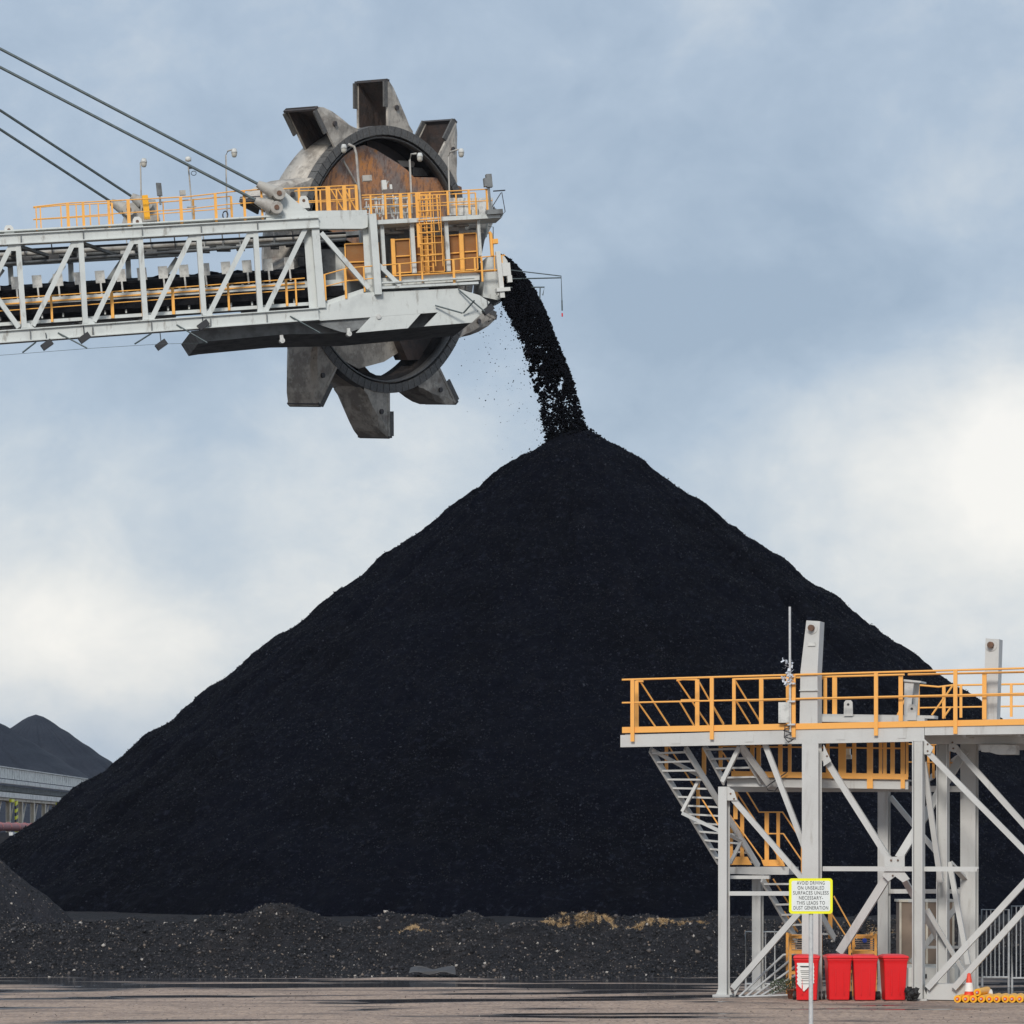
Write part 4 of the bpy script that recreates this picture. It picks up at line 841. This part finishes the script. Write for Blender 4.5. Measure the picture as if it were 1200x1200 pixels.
# stairs: each flight has two stringers and its treads
def flight(l0, l1, r0, r1, va, vb, n, st='stringer'):
    s = thing_part('stair')
    for a, b_ in ((l0, l1), (r0, r1)):
        k = MB(); A, Bq = Q3((*a, va)), Q3((*b_, vb)); d = (Bq-A).normalized(); sd_ = pu; k.box((A+Bq)/2, d*(Bq-A).length/2, pu*.02, d.cross(pu).normalized()*.11); k.build('stringer', 'plat', s)
    for i in range(n):
        f = (i+.5)/n; A = Q3((l0[0]+(l1[0]-l0[0])*f, l0[1]+(l1[1]-l0[1])*f, va+(vb-va)*f)); Bq = Q3((r0[0]+(r1[0]-r0[0])*f, r0[1]+(r1[1]-r0[1])*f, va+(vb-va)*f))
        k = MB(); m_ = (A+Bq)/2; k.box(m_, (Bq-A)/2*.985, pv*.13, Z*.022); k.build('tread', 'plat', s)
def thing_part(name):
    o_ = bpy.data.objects.new(name, None); S.collection.objects.link(o_); o_.parent = PL; return o_
flight((762, 878), (842.5, 1010), (803, 876), (889, 1016), .4, 2.9, 13)
flight((825, 873), (849, 917), (866, 872), (892, 916), .5, 1.2, 4)
flight((893, 1030), (934, 1102), (938, 1030), (978, 1100), 2.3, 3.7, 6)
# bottom landing
k = MB(); k.prism([Q3((q[0], q[1], 2.4)) for q in ((855, 1016), (925, 1016), (924, 1025), (893, 1025), (855, 1024))], pv*.9); k.build('landing_beam', 'plat', PL)
k = MB(); k.prism([Q3((q[0], q[1], 2.35)) for q in ((861, 1004), (876, 1004), (881, 1013.5), (856, 1013.5))], pv*.02); k.build('toe_board', 'orange2', PL)
k = MB(); k.prism([Q3((q[0], q[1], 2.5)) for q in ((892, 1007.5), (917, 1007.5), (920, 1015), (895, 1015))], pv*.02); k.build('toe_board', 'orange2', PL)
for pts, v in (([(875, 928), (889.4, 951.7), (917, 951.7), (944, 992)], 2.5), ([(901, 977), (918, 977), (944, 1015)], 2.5), ([(863, 928), (918, 1013)], 2.2), ([(873, 979), (893, 1007)], 2.2), ([(784, 875), (842, 967)], 1.4), ([(847, 882), (861, 904)], 1.3), ([(977, 1050), (998, 1088), (1002, 1110)], 3.9), ([(975, 1072), (992, 1098)], 3.9), ([(906, 1030), (950, 1100)], 3.9), ([(919, 1068), (935, 1092)], 3.9), ([(855, 955), (873, 979)], 2.2)):
    k = MB(); k.tube([Q3((*q, v)) for q in pts], .02, 7); k.build('stair_rail', 'orange2', PL)
for x, y0, y1, wd, v in ((781, 875, 904, 4, 1.3), (825, 876, 908, 5, 1.3), (844.5, 872, 903, 4.5, 1.2), (818, 909, 960, 4, 1.9), (862, 928, 960, 5, 2.1), (869.7, 952, 1008, 4.6, 2.4), (856.5, 970, 1008, 5, 2.4), (898.6, 952, 1015, 5, 2.5), (912, 952, 1013, 4, 2.5), (941, 988, 1026, 4.5, 2.5), (973, 1068, 1100, 5, 3.8), (930, 1080, 1112, 4, 3.8), (899, 1030, 1046, 4, 3.6)):
    pbar('rail_post', (x, y0, v), (x, y1, v), wd, .03, 'orange2')
# beams and braces
for a, b_, wd, dp, sec in (((965, 1018, .15), (1146, 1018.5, .15), 5.5, .16, 'h'), ((1042, 1044.5, 3.1), (1127, 1044.5, 3.1), 5, .14, 'h'), ((855, 1047, .3), (941, 1047, .3), 5, .14, 'h'), ((855, 1028, 1.2), (902, 1028, 1.2), 4, .12, 'box'),
        ((764, 879, .35), (819, 909, 1.1), 4, .08, 'angle'), ((820, 911, 1.1), (799, 951, .9), 3.6, .08, 'angle'), ((799, 953, .9), (843, 974, .4), 3.6, .08, 'angle'), ((868, 986, 1.8), (855, 1012, 1.6), 3.6, .08, 'angle'), ((855, 979, 1.5), (868, 986, 1.8), 3.6, .08, 'angle'),
        ((866, 875, .3), (846, 916, .3), 5, .1, 'angle'), ((868, 874, .3), (903, 922, 1.1), 7, .1, 'angle'), ((896, 872, .2), (951, 1016, .2), 6, .1, 'angle'), ((852, 929, .25), (940, 1030, .25), 6, .1, 'angle'),
        ((936, 1070, .2), (859, 1158, .2), 7, .12, 'box'), ((962, 882, .2), (1042, 1008, .25), 7, .12, 'angle'), ((1131, 880, 2.3), (1053, 1006, .6), 9, .12, 'box'), ((1042, 1024, .3), (984, 1116, .5), 9.5, .14, 'box'), ((1055, 1024, .6), (1106, 1112, 2), 6.5, .12, 'angle'),
        ((1082, 876, .1), (1260, 1057, .1), 6.2, .12, 'box'), ((1112, 868, 1.2), (1260, 1034, 1.2), 6.5, .12, 'angle'), ((1082, 893, .2), (1102, 1034, .8), 6, .1, 'angle'), ((1043, 934, 3), (1098, 1000, 2.6), 5.5, .1, 'angle'),
        ((1112, 1010, 1.3), (1134, 1130, 1.3), 5.5, .1, 'angle'), ((1086, 1066, .8), (1132, 1144, 1.4), 4.5, .1, 'angle'), ((1087, 1158, -.1), (1260, 970, -.1), 7, .13, 'box'), ((1118, 1158, -.15), (1260, 1000, -.15), 7, .13, 'box'),
        ((1113, 1012, 1.4), (1130, 1030, 2.4), 6, .1, 'angle'), ((1125, 1058, 4.4), (1068, 1128, 4.4), 6, .1, 'box'), ((1065, 1056, 4.6), (1130, 1056, 4.6), 2.5, .1, 'box'), ((1080, 1110, 3.2), (1135, 1110, 3.2), 3, .1, 'box'), ((1128, 884, 2.3), (1090, 912, 3.6), 6, .1, 'box')):
    pbar('beam' if abs(a[1]-b_[1]) < 3 else 'brace', a, b_, wd, dp, 'plat', sec)
k = MB(); k.prism([Q3((q[0], q[1], .12)) for q in ((1036, 998), (1042, 1004), (1052, 1004), (1060, 1002), (1060, 1022), (1066, 1030), (1058, 1034), (1049, 1027), (1041, 1033), (1034, 1026), (1037, 1020))], pv*.025); k.build('gusset', 'plat', PL)
for pts, v in ((((1083, 866), (1094, 876), (1090, 884), (1083, 884)), .0), (((1112, 864), (1124, 876), (1119, 882), (1112, 880)), 1.1), (((965, 872), (974, 892), (965, 898)), .05), (((852, 922), (860, 926), (864, 938), (852, 938)), .2), (((859, 1154), (869, 1152), (861, 1168)), .2)):
    k = MB(); k.prism([Q3((*q, v)) for q in pts], pv*.02); k.build('gusset', 'plat', PL)
k = MB(); c0 = Q3((1086, 1153, -.05)); c1 = Q3((1137, 1153, -.05)); z0 = Vector((c0.x, c0.y, .02)); z1 = Vector((c1.x, c1.y, .02)); k.prism([c0, c1, z1, z0], pv*.35); k.build('footing', 'plat', PL)
k = MB(); k.bar(Q3((1140, 860, 1.0)), Q3((1200, 860, 1.0)), .1, .3, pv); k.prism([Q3((q[0], q[1], .9)) for q in ((1148, 873), (1190, 873), (1190, 884), (1168, 884), (1158, 881), (1150, 881))], pv*.5); k.build('light_fitting', 'plate', PL)
for (x, y, v) in ((1044, 1008, .08), (1052, 1008, .08), (1040, 1020, .08), (1056, 1020, .08), (1046, 1026, .08), (1087, 872, -.02), (1087, 880, -.02), (856, 930, .18), (860, 936, .18), (969, 878, .03), (969, 886, .03), (1116, 870, 1.08), (1117, 877, 1.08)):
    c = Q3((x, y, v)); k = MB(); k.tube([c, c+pv*.03], .022, 6); k.build('bolt', 'pin', PL)
for x in (792, 878, 985, 1057):
    yy = 868.5-(x-727)*.0245; k = MB(); k.prism([Q3((q[0], q[1], -.012)) for q in ((x-5, yy-4.5), (x+5, yy-4.7), (x+5, yy+4.5), (x-5, yy+4.7))], pv*.01); k.build('splice_plate', 'plat', PL)
# deck fittings: uprights, brackets, lugs
def upright(lb_pts, depth, pin, v):
    k = MB(); k.prism([Q3((*q, v)) for q in lb_pts], pv*depth); u_ = k.build('upright', 'plat', PL)
    k = MB(); c = Q3((*pin, v)); k.tube([c-pv*.12, c+pv*.05], .075, 12); k.cur = 1; k.tube([c-pv*.02, c], .14, 16); k.build('pin', ['pin', 'plat'], u_)
    return u_
u1 = upright(((945, 727), (961, 728), (958, 787), (958, 850), (937, 850), (938, 787)), .42, (951.5, 736), -.02)
k = MB(); k.box(Q3((951, 755, -.04)), pu*.09, pv*.01, Z*.04); k.build('stencil', 'plate', u1)
k = MB(); k.box(Q3((948, 809, -.05)), pu*.23, pv*.02, Z*.012); k.build('seam', 'plate', u1)
upright(((1155, 748), (1171, 749), (1168, 845), (1152, 845)), .42, (1161.5, 756), .45)
k = MB(); k.prism([Q3((q[0], q[1], .5)) for q in ((958, 840), (1095, 842), (1095, 838.5), (958, 836.5))], pv*.4); k.bar(Q3((958, 843, .6)), Q3((1085, 844, .6)), .12, .3, pv); k.build('cross_girder', 'plat', PL)
for x, y in ((994, 821), (1068.5, 826)):
    k = MB(); c = Q3((x, y+8, .4)); k.prism([c+pu*a+Z*b_ for a, b_ in ((-.11, -.2), (.11, -.2), (.10, .12), (.06, .17), (-.06, .17), (-.10, .12))], pv*.03); k.cur = 1; k.tube([c+Z*.07-pv*.012, c+Z*.07+pv*.05], .03, 8); k.build('lifting_lug', ['plat', 'black'], PL)
k = MB(); k.prism([Q3((q[0], q[1], .7)) for q in ((1060, 797), (1071, 798), (1066, 843), (1059, 843))], pv*.06); k.prism([Q3((q[0], q[1], 1.1)) for q in ((1070, 800), (1077, 800), (1074, 843), (1069, 843))], pv*.06); k.prism([Q3((q[0], q[1], .65)) for q in ((1059, 796), (1079, 798), (1079, 800), (1059, 798.5))], pv*.6); k.build('bracket', 'plat', PL)
# antenna, box, wrapped rag
k = MB(); k.tube([Q3((925.5, 711, -.12)), Q3((926, 858, -.12))], .028, 8); an = k.build('aerial_pole', 'galv', PL)
k = MB(); k.box(Q3((919.5, 835, -.1)), pu*.13, pv*.08, Z*.24); k.build('control_box', 'plate', an)
for y in (801, 822, 849): k = MB(); k.box(Q3((927.5, y, -.15)), pu*.09, pv*.03, Z*.02); k.build('clamp', 'galv', an)
k = MB(); 
for i in range(38):
    c = Q3((922+random.uniform(-5, 7), 786+random.uniform(-13, 16), -.15+random.uniform(-.06, .06))); a = Vector((random.uniform(-1, 1), random.uniform(-1, 1), random.uniform(-1, 1))).normalized()*.07; b2 = Vector((random.uniform(-1, 1), random.uniform(-1, 1), random.uniform(-1, 1))).normalized()*.05
    k.add([c-a, c+b2, c+a, c-b2], [(0, 1, 2, 3)])
k.build('plastic_rag', 'wrap', an)
k = MB(); k.tube([Q3((921+(i*.35)+4.5*math.sin(i*1.25), 850+i*1.5, -.2)) for i in range(14)], .014, 6); k.tube([Q3((920, 850, -.2)), Q3((919, 864, -.2)), Q3((924, 870, -.2)), Q3((930, 866, -.2))], .012, 6); k.build('cable', 'black', an)
k = MB(); k.tube([Q3((922, 905, 1.0)), Q3((898, 922, 1.0)), Q3((900, 926, .9)), Q3((908, 927, .9)), Q3((914, 920, 1.0))], .014, 6); k.build('cable', 'black', PL)
k = MB(); k.box(Q3((994, 882, 1.5)), pu*.05, pv*.05, Z*.12); k.box(Q3((994, 887, 1.5)), pu*.08, pv*.05, Z*.05); k.build('lamp', 'pale', PL)

# grey railing panels beyond and beside
def gate(name, label, x0, x1, yt, yb, D, xs_, extra=(), r=.024, gm='galv'):
    A = P(x0, yb, D); t_ = thing(name, label, 'railing', (A.x, D, 0), 'grey pipe railings round the platform foot')
    z0, z1 = CH+(HZ-yb)/F*D, CH+(HZ-yt)/F*D
    z0 = max(z0, .03)
    X_ = lambda x: (x-600)/F*D
    k = MB(); k.tube([(X_(x0), D, z0), (X_(x0), D, z1), (X_(x1), D, z1), (X_(x1), D, z0)], r, 7); k.tube([(X_(x0), D, z0+.1), (X_(x1), D, z0+.1)], r, 7)
    k.tube([(X_(x0), D, 0), (X_(x0), D, z0+.1)], r, 7); k.tube([(X_(x1), D, 0), (X_(x1), D, z0+.1)], r, 7); k.build('frame', gm, t_)
    for x in xs_: k = MB(); k.tube([(X_(x), D, z0+.1), (X_(x), D, z1)], r*.6, 6); k.build('baluster', gm, t_)
    return t_
gate('railing', 'grey barred railing panel behind the long braces, left of the other', 1151, 1182, 1066, 1150, 77, [1156, 1161, 1166, 1171, 1176], r=.03)
gate('railing', 'grey barred railing panel at the right edge of the photo', 1186, 1230, 1062, 1151, 76.5, [1191, 1196, 1201, 1207, 1213, 1219], r=.03)
gate('railing', 'open grey pipe rail between the two left columns', 874, 925, 1092, 1158, 75.8, [897, 908], r=.03)
t = thing('ramp_frame', 'grey sloping ladder-like steel frame lying behind the first red bin', 'frame', tuple(P(900, 1170, 72.6)), )
t.location.z = 0
k = MB()
for i in range(5):
    x0 = 866+i*8; x1 = 918+i*8; k.tube([P(x0, 1168, 72.2+.0*i), P(x1, 1119+i*6, 73.2)], .028, 7)
k.build('bar', 'galv', t)
k = MB(); k.tube([P(866, 1168.5, 72.1), P(925, 1166, 72.3)], .025, 7); k.tube([P(918, 1119, 73.2), P(962, 1115, 73.2)], .028, 7); k.build('cross_bar', 'galv', t)

# ------------------------------------------------------------------ sign
Ds = 52.0; s0 = P(950, 1050, Ds); mps = Ds/F
t = thing('sign', 'yellow-bordered white sign warning against driving on unsealed surfaces, on a grey pole', 'sign', (s0.x, Ds, 0))
k = MB(); k.tube([(P(950.5, 0, Ds).x, Ds+.03, -.02), (P(950.5, 0, Ds).x, Ds+.03, s0.z+.2)], 2.6*mps, 12); k.build('pole', 'galv', t)
def rrect(cx, cz, w_, h_, r_, y, n=5):
    pts = []
    for qx, qz, a0 in ((1, 1, 0), (-1, 1, 90), (-1, -1, 180), (1, -1, 270)):
        for i in range(n+1): a = R(a0+90*i/n); pts.append(Vector((cx+qx*(w_/2-r_)+r_*math.cos(a), y, cz+qz*(h_/2-r_)+r_*math.sin(a))))
    return pts
k = MB(); k.prism(rrect(s0.x, s0.z, 51*mps, 41.5*mps, 3.5*mps, Ds-.03), Vector((0, .02, 0))); k.build('sign_board', 'signy', t)
k = MB(); k.prism(rrect(s0.x, s0.z, 45*mps, 35.5*mps, 2*mps, Ds-.034), Vector((0, .003, 0))); fc = k.build('sign_face', 'signw', t)
def lettering(txt, size, c, m, parent, off, wid=None):
    cu = bpy.data.curves.new('lettering', 'FONT'); cu.body = txt; cu.size = size; cu.align_x = 'CENTER'; cu.align_y = 'CENTER'; cu.space_line = 1.0; cu.offset = off*.2; cu.space_character = 1.12
    to = bpy.data.objects.new('lettering', cu); S.collection.objects.link(to); to.rotation_euler = (R(90), 0, 0)
    bpy.context.view_layer.update(); dg_ = bpy.context.evaluated_depsgraph_get(); me = bpy.data.meshes.new_from_object(to.evaluated_get(dg_))
    bpy.data.objects.remove(to); me.materials.clear(); me.materials.append(M[m]); me.transform(Matrix.Rotation(R(90), 4, 'X'))
    xs_ = [v.co.x for v in me.vertices]; 
    if wid: me.transform(Matrix.Scale(wid/(max(xs_)-min(xs_)), 4, (1, 0, 0)))
    L0 = Vector((0, 0, 0)); r_ = parent
    while r_ is not None: L0 = L0+r_.location; r_ = r_.parent
    me.transform(Matrix.Translation(Vector(c)-L0)); o_ = bpy.data.objects.new('lettering', me); S.collection.objects.link(o_); o_.parent = parent; return o_
for i, (ln, wd_) in enumerate((('AVOID DRIVING', 32.5), ('ON UNSEALED', 31), ('SURFACES UNLESS', 41.5), ('NECESSARY-', 28), ('THIS LEADS TO', 33), ('DUST GENERATION', 40.5))):
    lettering(ln, 5.9*mps, (s0.x, Ds-.0375, s0.z+(15.2-5.85*i)*mps), 'ink', fc, .0012, wd_*mps)

# ------------------------------------------------------------------ red wheelie bins
def make_bin(label):
    t = thing('wheelie_bin', label, 'bin', (0, 0, 0), 'red wheelie bins in a row under the platform')
    k = MB()
    def ring(w_, d_, z, y=0): return [Vector((x*w_/2, y+yy*d_/2, z)) for x, yy in ((-1, -.94), (-.94, -1), (.94, -1), (1, -.94), (1, .94), (.94, 1), (-.94, 1), (-1, .94))]
    secs = [(.47, .50, .02), (.50, .56, .35), (.55, .64, .86), (.57, .67, .93), (.60, .70, .935), (.60, .70, .975)]
    vs = [p for a in secs for p in ring(*a)]; fs = [(i*8+j, i*8+(j+1) % 8, (i+1)*8+(j+1) % 8, (i+1)*8+j) for i in range(len(secs)-1) for j in range(8)]
    k.add(vs, fs+[tuple(range(8))[::-1], tuple(range(40, 48))])
    for x in (-.1, .1): k.box(Vector((x, -.31, .45)), Vector((.012, 0, 0)), Vector((0, .02, .0)), Vector((0, 0, .3)))
    k.build('bin_body', 'red', t, bevel=.008)
    k = MB(); secs = [(.62, .72, .98), (.63, .74, 1.0), (.60, .70, 1.035), (.44, .50, 1.065), (.2, .2, 1.075)]
    vs = [p for a in secs for p in ring(*a)]; k.add(vs, [(i*8+j, i*8+(j+1) % 8, (i+1)*8+(j+1) % 8, (i+1)*8+j) for i in range(len(secs)-1) for j in range(8)]+[tuple(range(8))[::-1], tuple(range(32, 40))], False)
    k.build('lid', 'red', t, bevel=.006)
    k = MB(); k.tube([(-.24, .4, 1.0), (.24, .4, 1.0)], .018, 8); k.box(Vector((.27, .36, 1.0)), Vector((.03, 0, 0)), Vector((0, .06, 0)), Vector((0, 0, .03))); k.box(Vector((-.27, .36, 1.0)), Vector((.03, 0, 0)), Vector((0, .06, 0)), Vector((0, 0, .03))); k.build('handle', 'red', t)
    for s_ in (-1, 1):
        k = MB(); k.tube([(s_*.27, .27, .1), (s_*.33, .27, .1)], .1, 18); k.cur = 1; k.tube([(s_*.325, .27, .1), (s_*.335, .27, .1)], .04, 10); k.build('wheel', ['rubber', 'galv'], t)
    return t
Db = 70.3
b0 = make_bin('red wheelie bin with a white paper notice on its front'); 
labels = ['plain red wheelie bin just right of the one with the notice', 'plain red wheelie bin third from the left, second from the right', 'plain red wheelie bin nearest the thick double column']
bins = [b0]+[copy_tree(b0) for _ in labels]
for b_, lb in zip(bins[1:], labels): b_['label'] = lb
for b_, x, dz, a in zip(bins, (946.5, 983.5, 1014, 1048.5), (0, .1, .0, .05), (-7, 2, -2, 3)):
    b_.location = ((x-600)/F*Db, Db+dz+.2, 0); b_.rotation_euler = (0, 0, R(a)); b_.scale = (.98, .98, 1.0)
bpy.context.view_layer.update()
k = MB(); zz = [(-.215, .90), (.17, .90)]
pts = [(-.215, .88)]+[(-.215+(.012 if i % 2 else -.012), .86-.045*i) for i in range(11)]+[(-.17, .34), (-.06, .22), (.02, .30), (.10, .38)]+[(.17+(.0 if i % 2 else .012), .42+.045*i) for i in range(10)]+[(.17, .88)]
k.prism([Vector((x, -.3-.035*(z-.3)/.6-.018, z)) for x, z in pts], Vector((0, .004, 0))); n_ = k.build('notice', 'paper', None); n_.parent = b0
k = MB()
for z, w_ in ((.80, .15), (.79, .12), (.70, .14), (.665, .13), (.62, .11), (.56, .13), (.52, .1), (.47, .12), (.40, .12)):
    k.box(Vector((-.03, -.3-.035*(z-.3)/.6-.021, z)), Vector((w_*.8, 0, 0)), Vector((0, .001, 0)), Vector((0, 0, .006 if z < .78 else .011)))
n2_ = k.build('print', 'ink', None); n2_.parent = n_

# ------------------------------------------------------------------ small things at the platform foot
Dc = 69.65; c = P(1137.5, 1165, Dc)
t = thing('traffic_cone', 'dirty orange and white traffic cone behind the yellow rollers', 'cone', (c.x, Dc+.25, 0))
c = Vector((c.x, Dc+.25, 0)); mpc = Dc/F
k = MB(); k.cube(c+Z*.09, .30, .30, .05); k.build('cone_base', 'cone', t)
k = MB(); k.lathe([(.12, .11), (.075, .42), (.04, .64), (.015, .66)], c, 20); k.build('cone_body', 'cone', t)
k = MB(); k.lathe([(.1075, .24), (.0795, .44)], c, 20); k.build('reflective_band', 'paper', t)
def roller(x, y, D, label, L_=1.1, r=4.4):
    rr = r*D/F; p = P(x, y, D); t_ = thing('roller', label, 'roller', (p.x, D, p.z), 'yellow rollers laid in a row')
    d = Vector((.35, .94, 0))*L_
    k = MB(); k.tube([p, p+d], rr, 18); k.build('roller_shell', 'yellow', t_)
    k = MB(); k.tube([p-d*.006, p+d*.004], rr*.52, 14); k.build('bearing_seal', 'cone', t_)
    k = MB(); k.tube([p-d*.05, p+d*.01], rr*.24, 10); k.build('shaft', 'galv', t_)
xsr = [1122, 1131.5, 1140.5, 1150, 1159.5, 1168, 1178, 1186, 1195]
names_ = ['first', 'second', 'third', 'fourth', 'fifth', 'sixth', 'seventh', 'eighth', 'ninth']
rr_ = 4.4*69.5/F; 
for x, nm in zip(xsr, names_):
    y = HZ+(CH-rr_)*F/69.5; roller(x, y, 69.5, 'yellow steel roller lying on the ground, %s from the left in its row' % nm)
roller(1145.3, HZ+(CH-rr_*2.75)*F/69.5, 69.5, 'yellow steel roller lying on top of the row, beside the traffic cone')
p = P(1148, 1162, 70.4); p.z = .17
k = MB(); k.tube([p, p+Vector((.28, .05, 0))], .09, 16); tag(k.build('roll', 'pale'), 'short white roll lying behind the yellow rollers', 'roll')
# orange steel trolley frame behind the bins
Dt = 72.4; X_ = lambda x, D=Dt: (x-600)/F*D; Z_ = lambda y, D=Dt: CH+(HZ-y)/F*D
def frame_stand(label, x0, x1, disc):
    t_ = thing('steel_stillage', label, 'stillage', (X_(x0), Dt, 0), 'orange steel stillages behind the bins')
    for x in (x0, x1):
        for dy in (0, .8): k = MB(); k.bar((X_(x), Dt+dy, 0), (X_(x), Dt+dy, Z_(1094)), .06, .06, Vector((0, 1, 0))); k.build('leg', 'yellowpaint', t_)
    for y in (1098, 1116, 1140):
        for dy in (0, .8): k = MB(); k.bar((X_(x0), Dt+dy, Z_(y)), (X_(x1), Dt+dy, Z_(y)), .07, .05, Vector((0, 1, 0))); k.build('rail', 'yellowpaint', t_)
    k = MB()
    for i in range(6): k.bar((X_(x0), Dt+.02, Z_(1102+i*2.6)), (X_(x1), Dt+.02, Z_(1102+i*2.6)), .02, .02, Vector((0, 1, 0)))
    k.build('slats', 'brown', t_)
    if disc: k = MB(); k.tube([(X_(1013), Dt-.05, Z_(1102)), (X_(1013), Dt-.03, Z_(1102))], .055, 16); k.build('blue_tag', 'blue', t_)
frame_stand('orange steel stillage behind the first bin and the sign pole', 926, 962, False)
frame_stand('orange steel stillage with a round blue tag behind the middle bins', 1000, 1026, True)
t = thing('cabinet', 'tall brown panelled cabinet standing behind the braced columns', 'cabinet', (X_(1070, 76), 76, 0))
z0, z1 = 1.15, CH+(HZ-1057)/F*76
k = MB(); k.cube((X_(1086, 76), 76.4, (.62+z1)/2), 62/F*76, .8, z1-.62); k.build('cabinet_body', 'brown', t)
k = MB(); k.cube((X_(1086, 76), 76.4, z1+.03), 66/F*76, .9, .06); k.build('cabinet_top', 'concrete', t)
for x in (1055, 1086, 1117): k = MB(); k.cube((X_(x, 76), 75.98, (.62+z1)/2), .05, .04, z1-.64); k.build('panel_joint', 'concrete', t)
k = MB(); k.cube((X_(1090, 76), 76.3, .31), 74/F*76, 1.1, .62); k.build('plinth', 'pale', t, bevel=.01)
t = thing('equipment_box', 'low white equipment box on the ground behind the double column', 'box', (X_(1092, 73), 73, 0))
k = MB(); k.cube((X_(1092, 73), 73.4, .42), 54/F*73, .7, .46); k.build('box_body', 'pale', t, bevel=.01)
k = MB(); k.cube((X_(1092, 73), 73.4, .1), 50/F*73, .6, .18); k.build('skid', 'black', t)
k = MB(); k.cube((X_(1085, 73), 73.03, .45), .05, .03, .1); k.build('latch', 'black', t)
# pot plant and shrubs
t = thing('potted_plant', 'small straggly plant in a terracotta pot left of the first red bin', 'plant', (X_(928, 71.2), 71.2, 0))
c = Vector((X_(928, 71.2), 71.2, 0)); k = MB(); k.lathe([(.01, .01), (.09, .01), (.12, .2), (.135, .2), (.135, .24), (.11, .24), (.10, .2), (.01, .2)], c, 18); k.build('pot', 'terracotta', t)
k = MB()
for i in range(420):
    a = random.uniform(0, 6.28); r_ = random.random()**.6*.42; p = c+Vector((math.cos(a)*r_-.12, math.sin(a)*r_*.6, .25+random.random()*.28-(r_*.3))); d = Vector((random.uniform(-1, 1), random.uniform(-1, 1), random.uniform(-.4, 1))).normalized()*.035; e = d.cross(Vector((random.uniform(-1, 1), 1, 0))).normalized()*.013
    k.add([p-d, p+e, p+d, p-e], [(0, 1, 2, 3)])
k.build('foliage', 'leaf', t)
k = MB()
for i in range(9): a = i*.7; k.tube([c+Z*.2, c+Vector((math.cos(a)*.16-.1, math.sin(a)*.15, .45))], .006, 5)
k.build('stem', 'leaf', t)
t = thing('bag', 'crumpled black bag against the foot of the thick double column', 'bag', (X_(1069, 70.2), 70.2, 0))
o = lumps('bag_body', np.array([[0, 0, .16]])+rng.normal(0, .05, (60, 3))*np.array([1, .6, 1.2]), np.full(60, .08), 'rubber'); o.parent = t
# scrap sheet on the bank foot
sx = P(507, 1140, 82.5); k = MB(); n_ = 12
k.prism([Vector((sx.x-.63+1.26*i/n_, 82.2, .12+.04*math.sin(i*.9))) for i in range(n_+1)]+[Vector((sx.x+.6-1.2*i/n_, 82.5, .24+.05*math.sin(i*.7+1))) for i in range(n_+1)], Vector((0, .01, .02)))
tag(k.build('scrap_sheet', 'scrap'), 'bent grey scrap sheet lying at the foot of the bank', 'scrap')
# dry grass along the crest
gV = []; gF = []; n = 0
for (x0, x1, cnt) in ((468, 540, 3000), (575, 612, 1500), (615, 705, 4200), (700, 836, 6500), (1010, 1068, 2000)):
    xx = rng.uniform(x0, x1, cnt); cl = fbm(xx/11, xx*0, 3, 77); ok = cl > -.34; xx = xx[ok]; cl = cl[ok]
    for x, c_ in zip(xx, cl):
        D = 86.0+rng.normal(0, .16)+.8*(c_ > .18); X0 = (x-600)/F*D; z = float(bank_z(np.array([X0]), np.array([D]))[0]); h = rng.uniform(.02, .06)+.12*max(0, c_)
        a = rng.uniform(0, 3.14); dx, dy = math.cos(a)*.009, math.sin(a)*.009; lx, ly = rng.normal(0, .06, 2)
        b_ = len(gV); gV += [(X0-dx, D-dy, z), (X0+dx, D+dy, z), (X0+lx, D+ly, z+h)]; gF.append((b_, b_+1, b_+2))
k = MB(); k.add(gV, gF); tag(k.build('dry_grass', 'grass'), 'pale dry grass along the top of the bank', 'grass', kind='stuff')

# ------------------------------------------------------------------ thin sea haze over the yard
k = MB(); k.add([(x, y, z) for x in (-2900, 2900) for y in (-250, 5600) for z in (-1, 48)], [(0, 1, 3, 2), (4, 6, 7, 5), (0, 4, 5, 1), (2, 3, 7, 6), (0, 2, 6, 4), (1, 5, 7, 3)])
hm = bpy.data.materials.new('haze'); hm.use_nodes = True; hn = hm.node_tree; hn.nodes.remove(hn.nodes['Principled BSDF'])
pvn = hn.nodes.new('ShaderNodeVolumePrincipled'); pvn.inputs['Color'].default_value = (.80, .88, 1, 1); pvn.inputs['Density'].default_value = .00006
hn.links.new(pvn.outputs[0], hn.nodes['Material Output'].inputs['Volume'])
hz = k.build('haze', hm); hz['kind'] = 'stuff'; hz['label'] = 'thin pale haze over the coal yard'
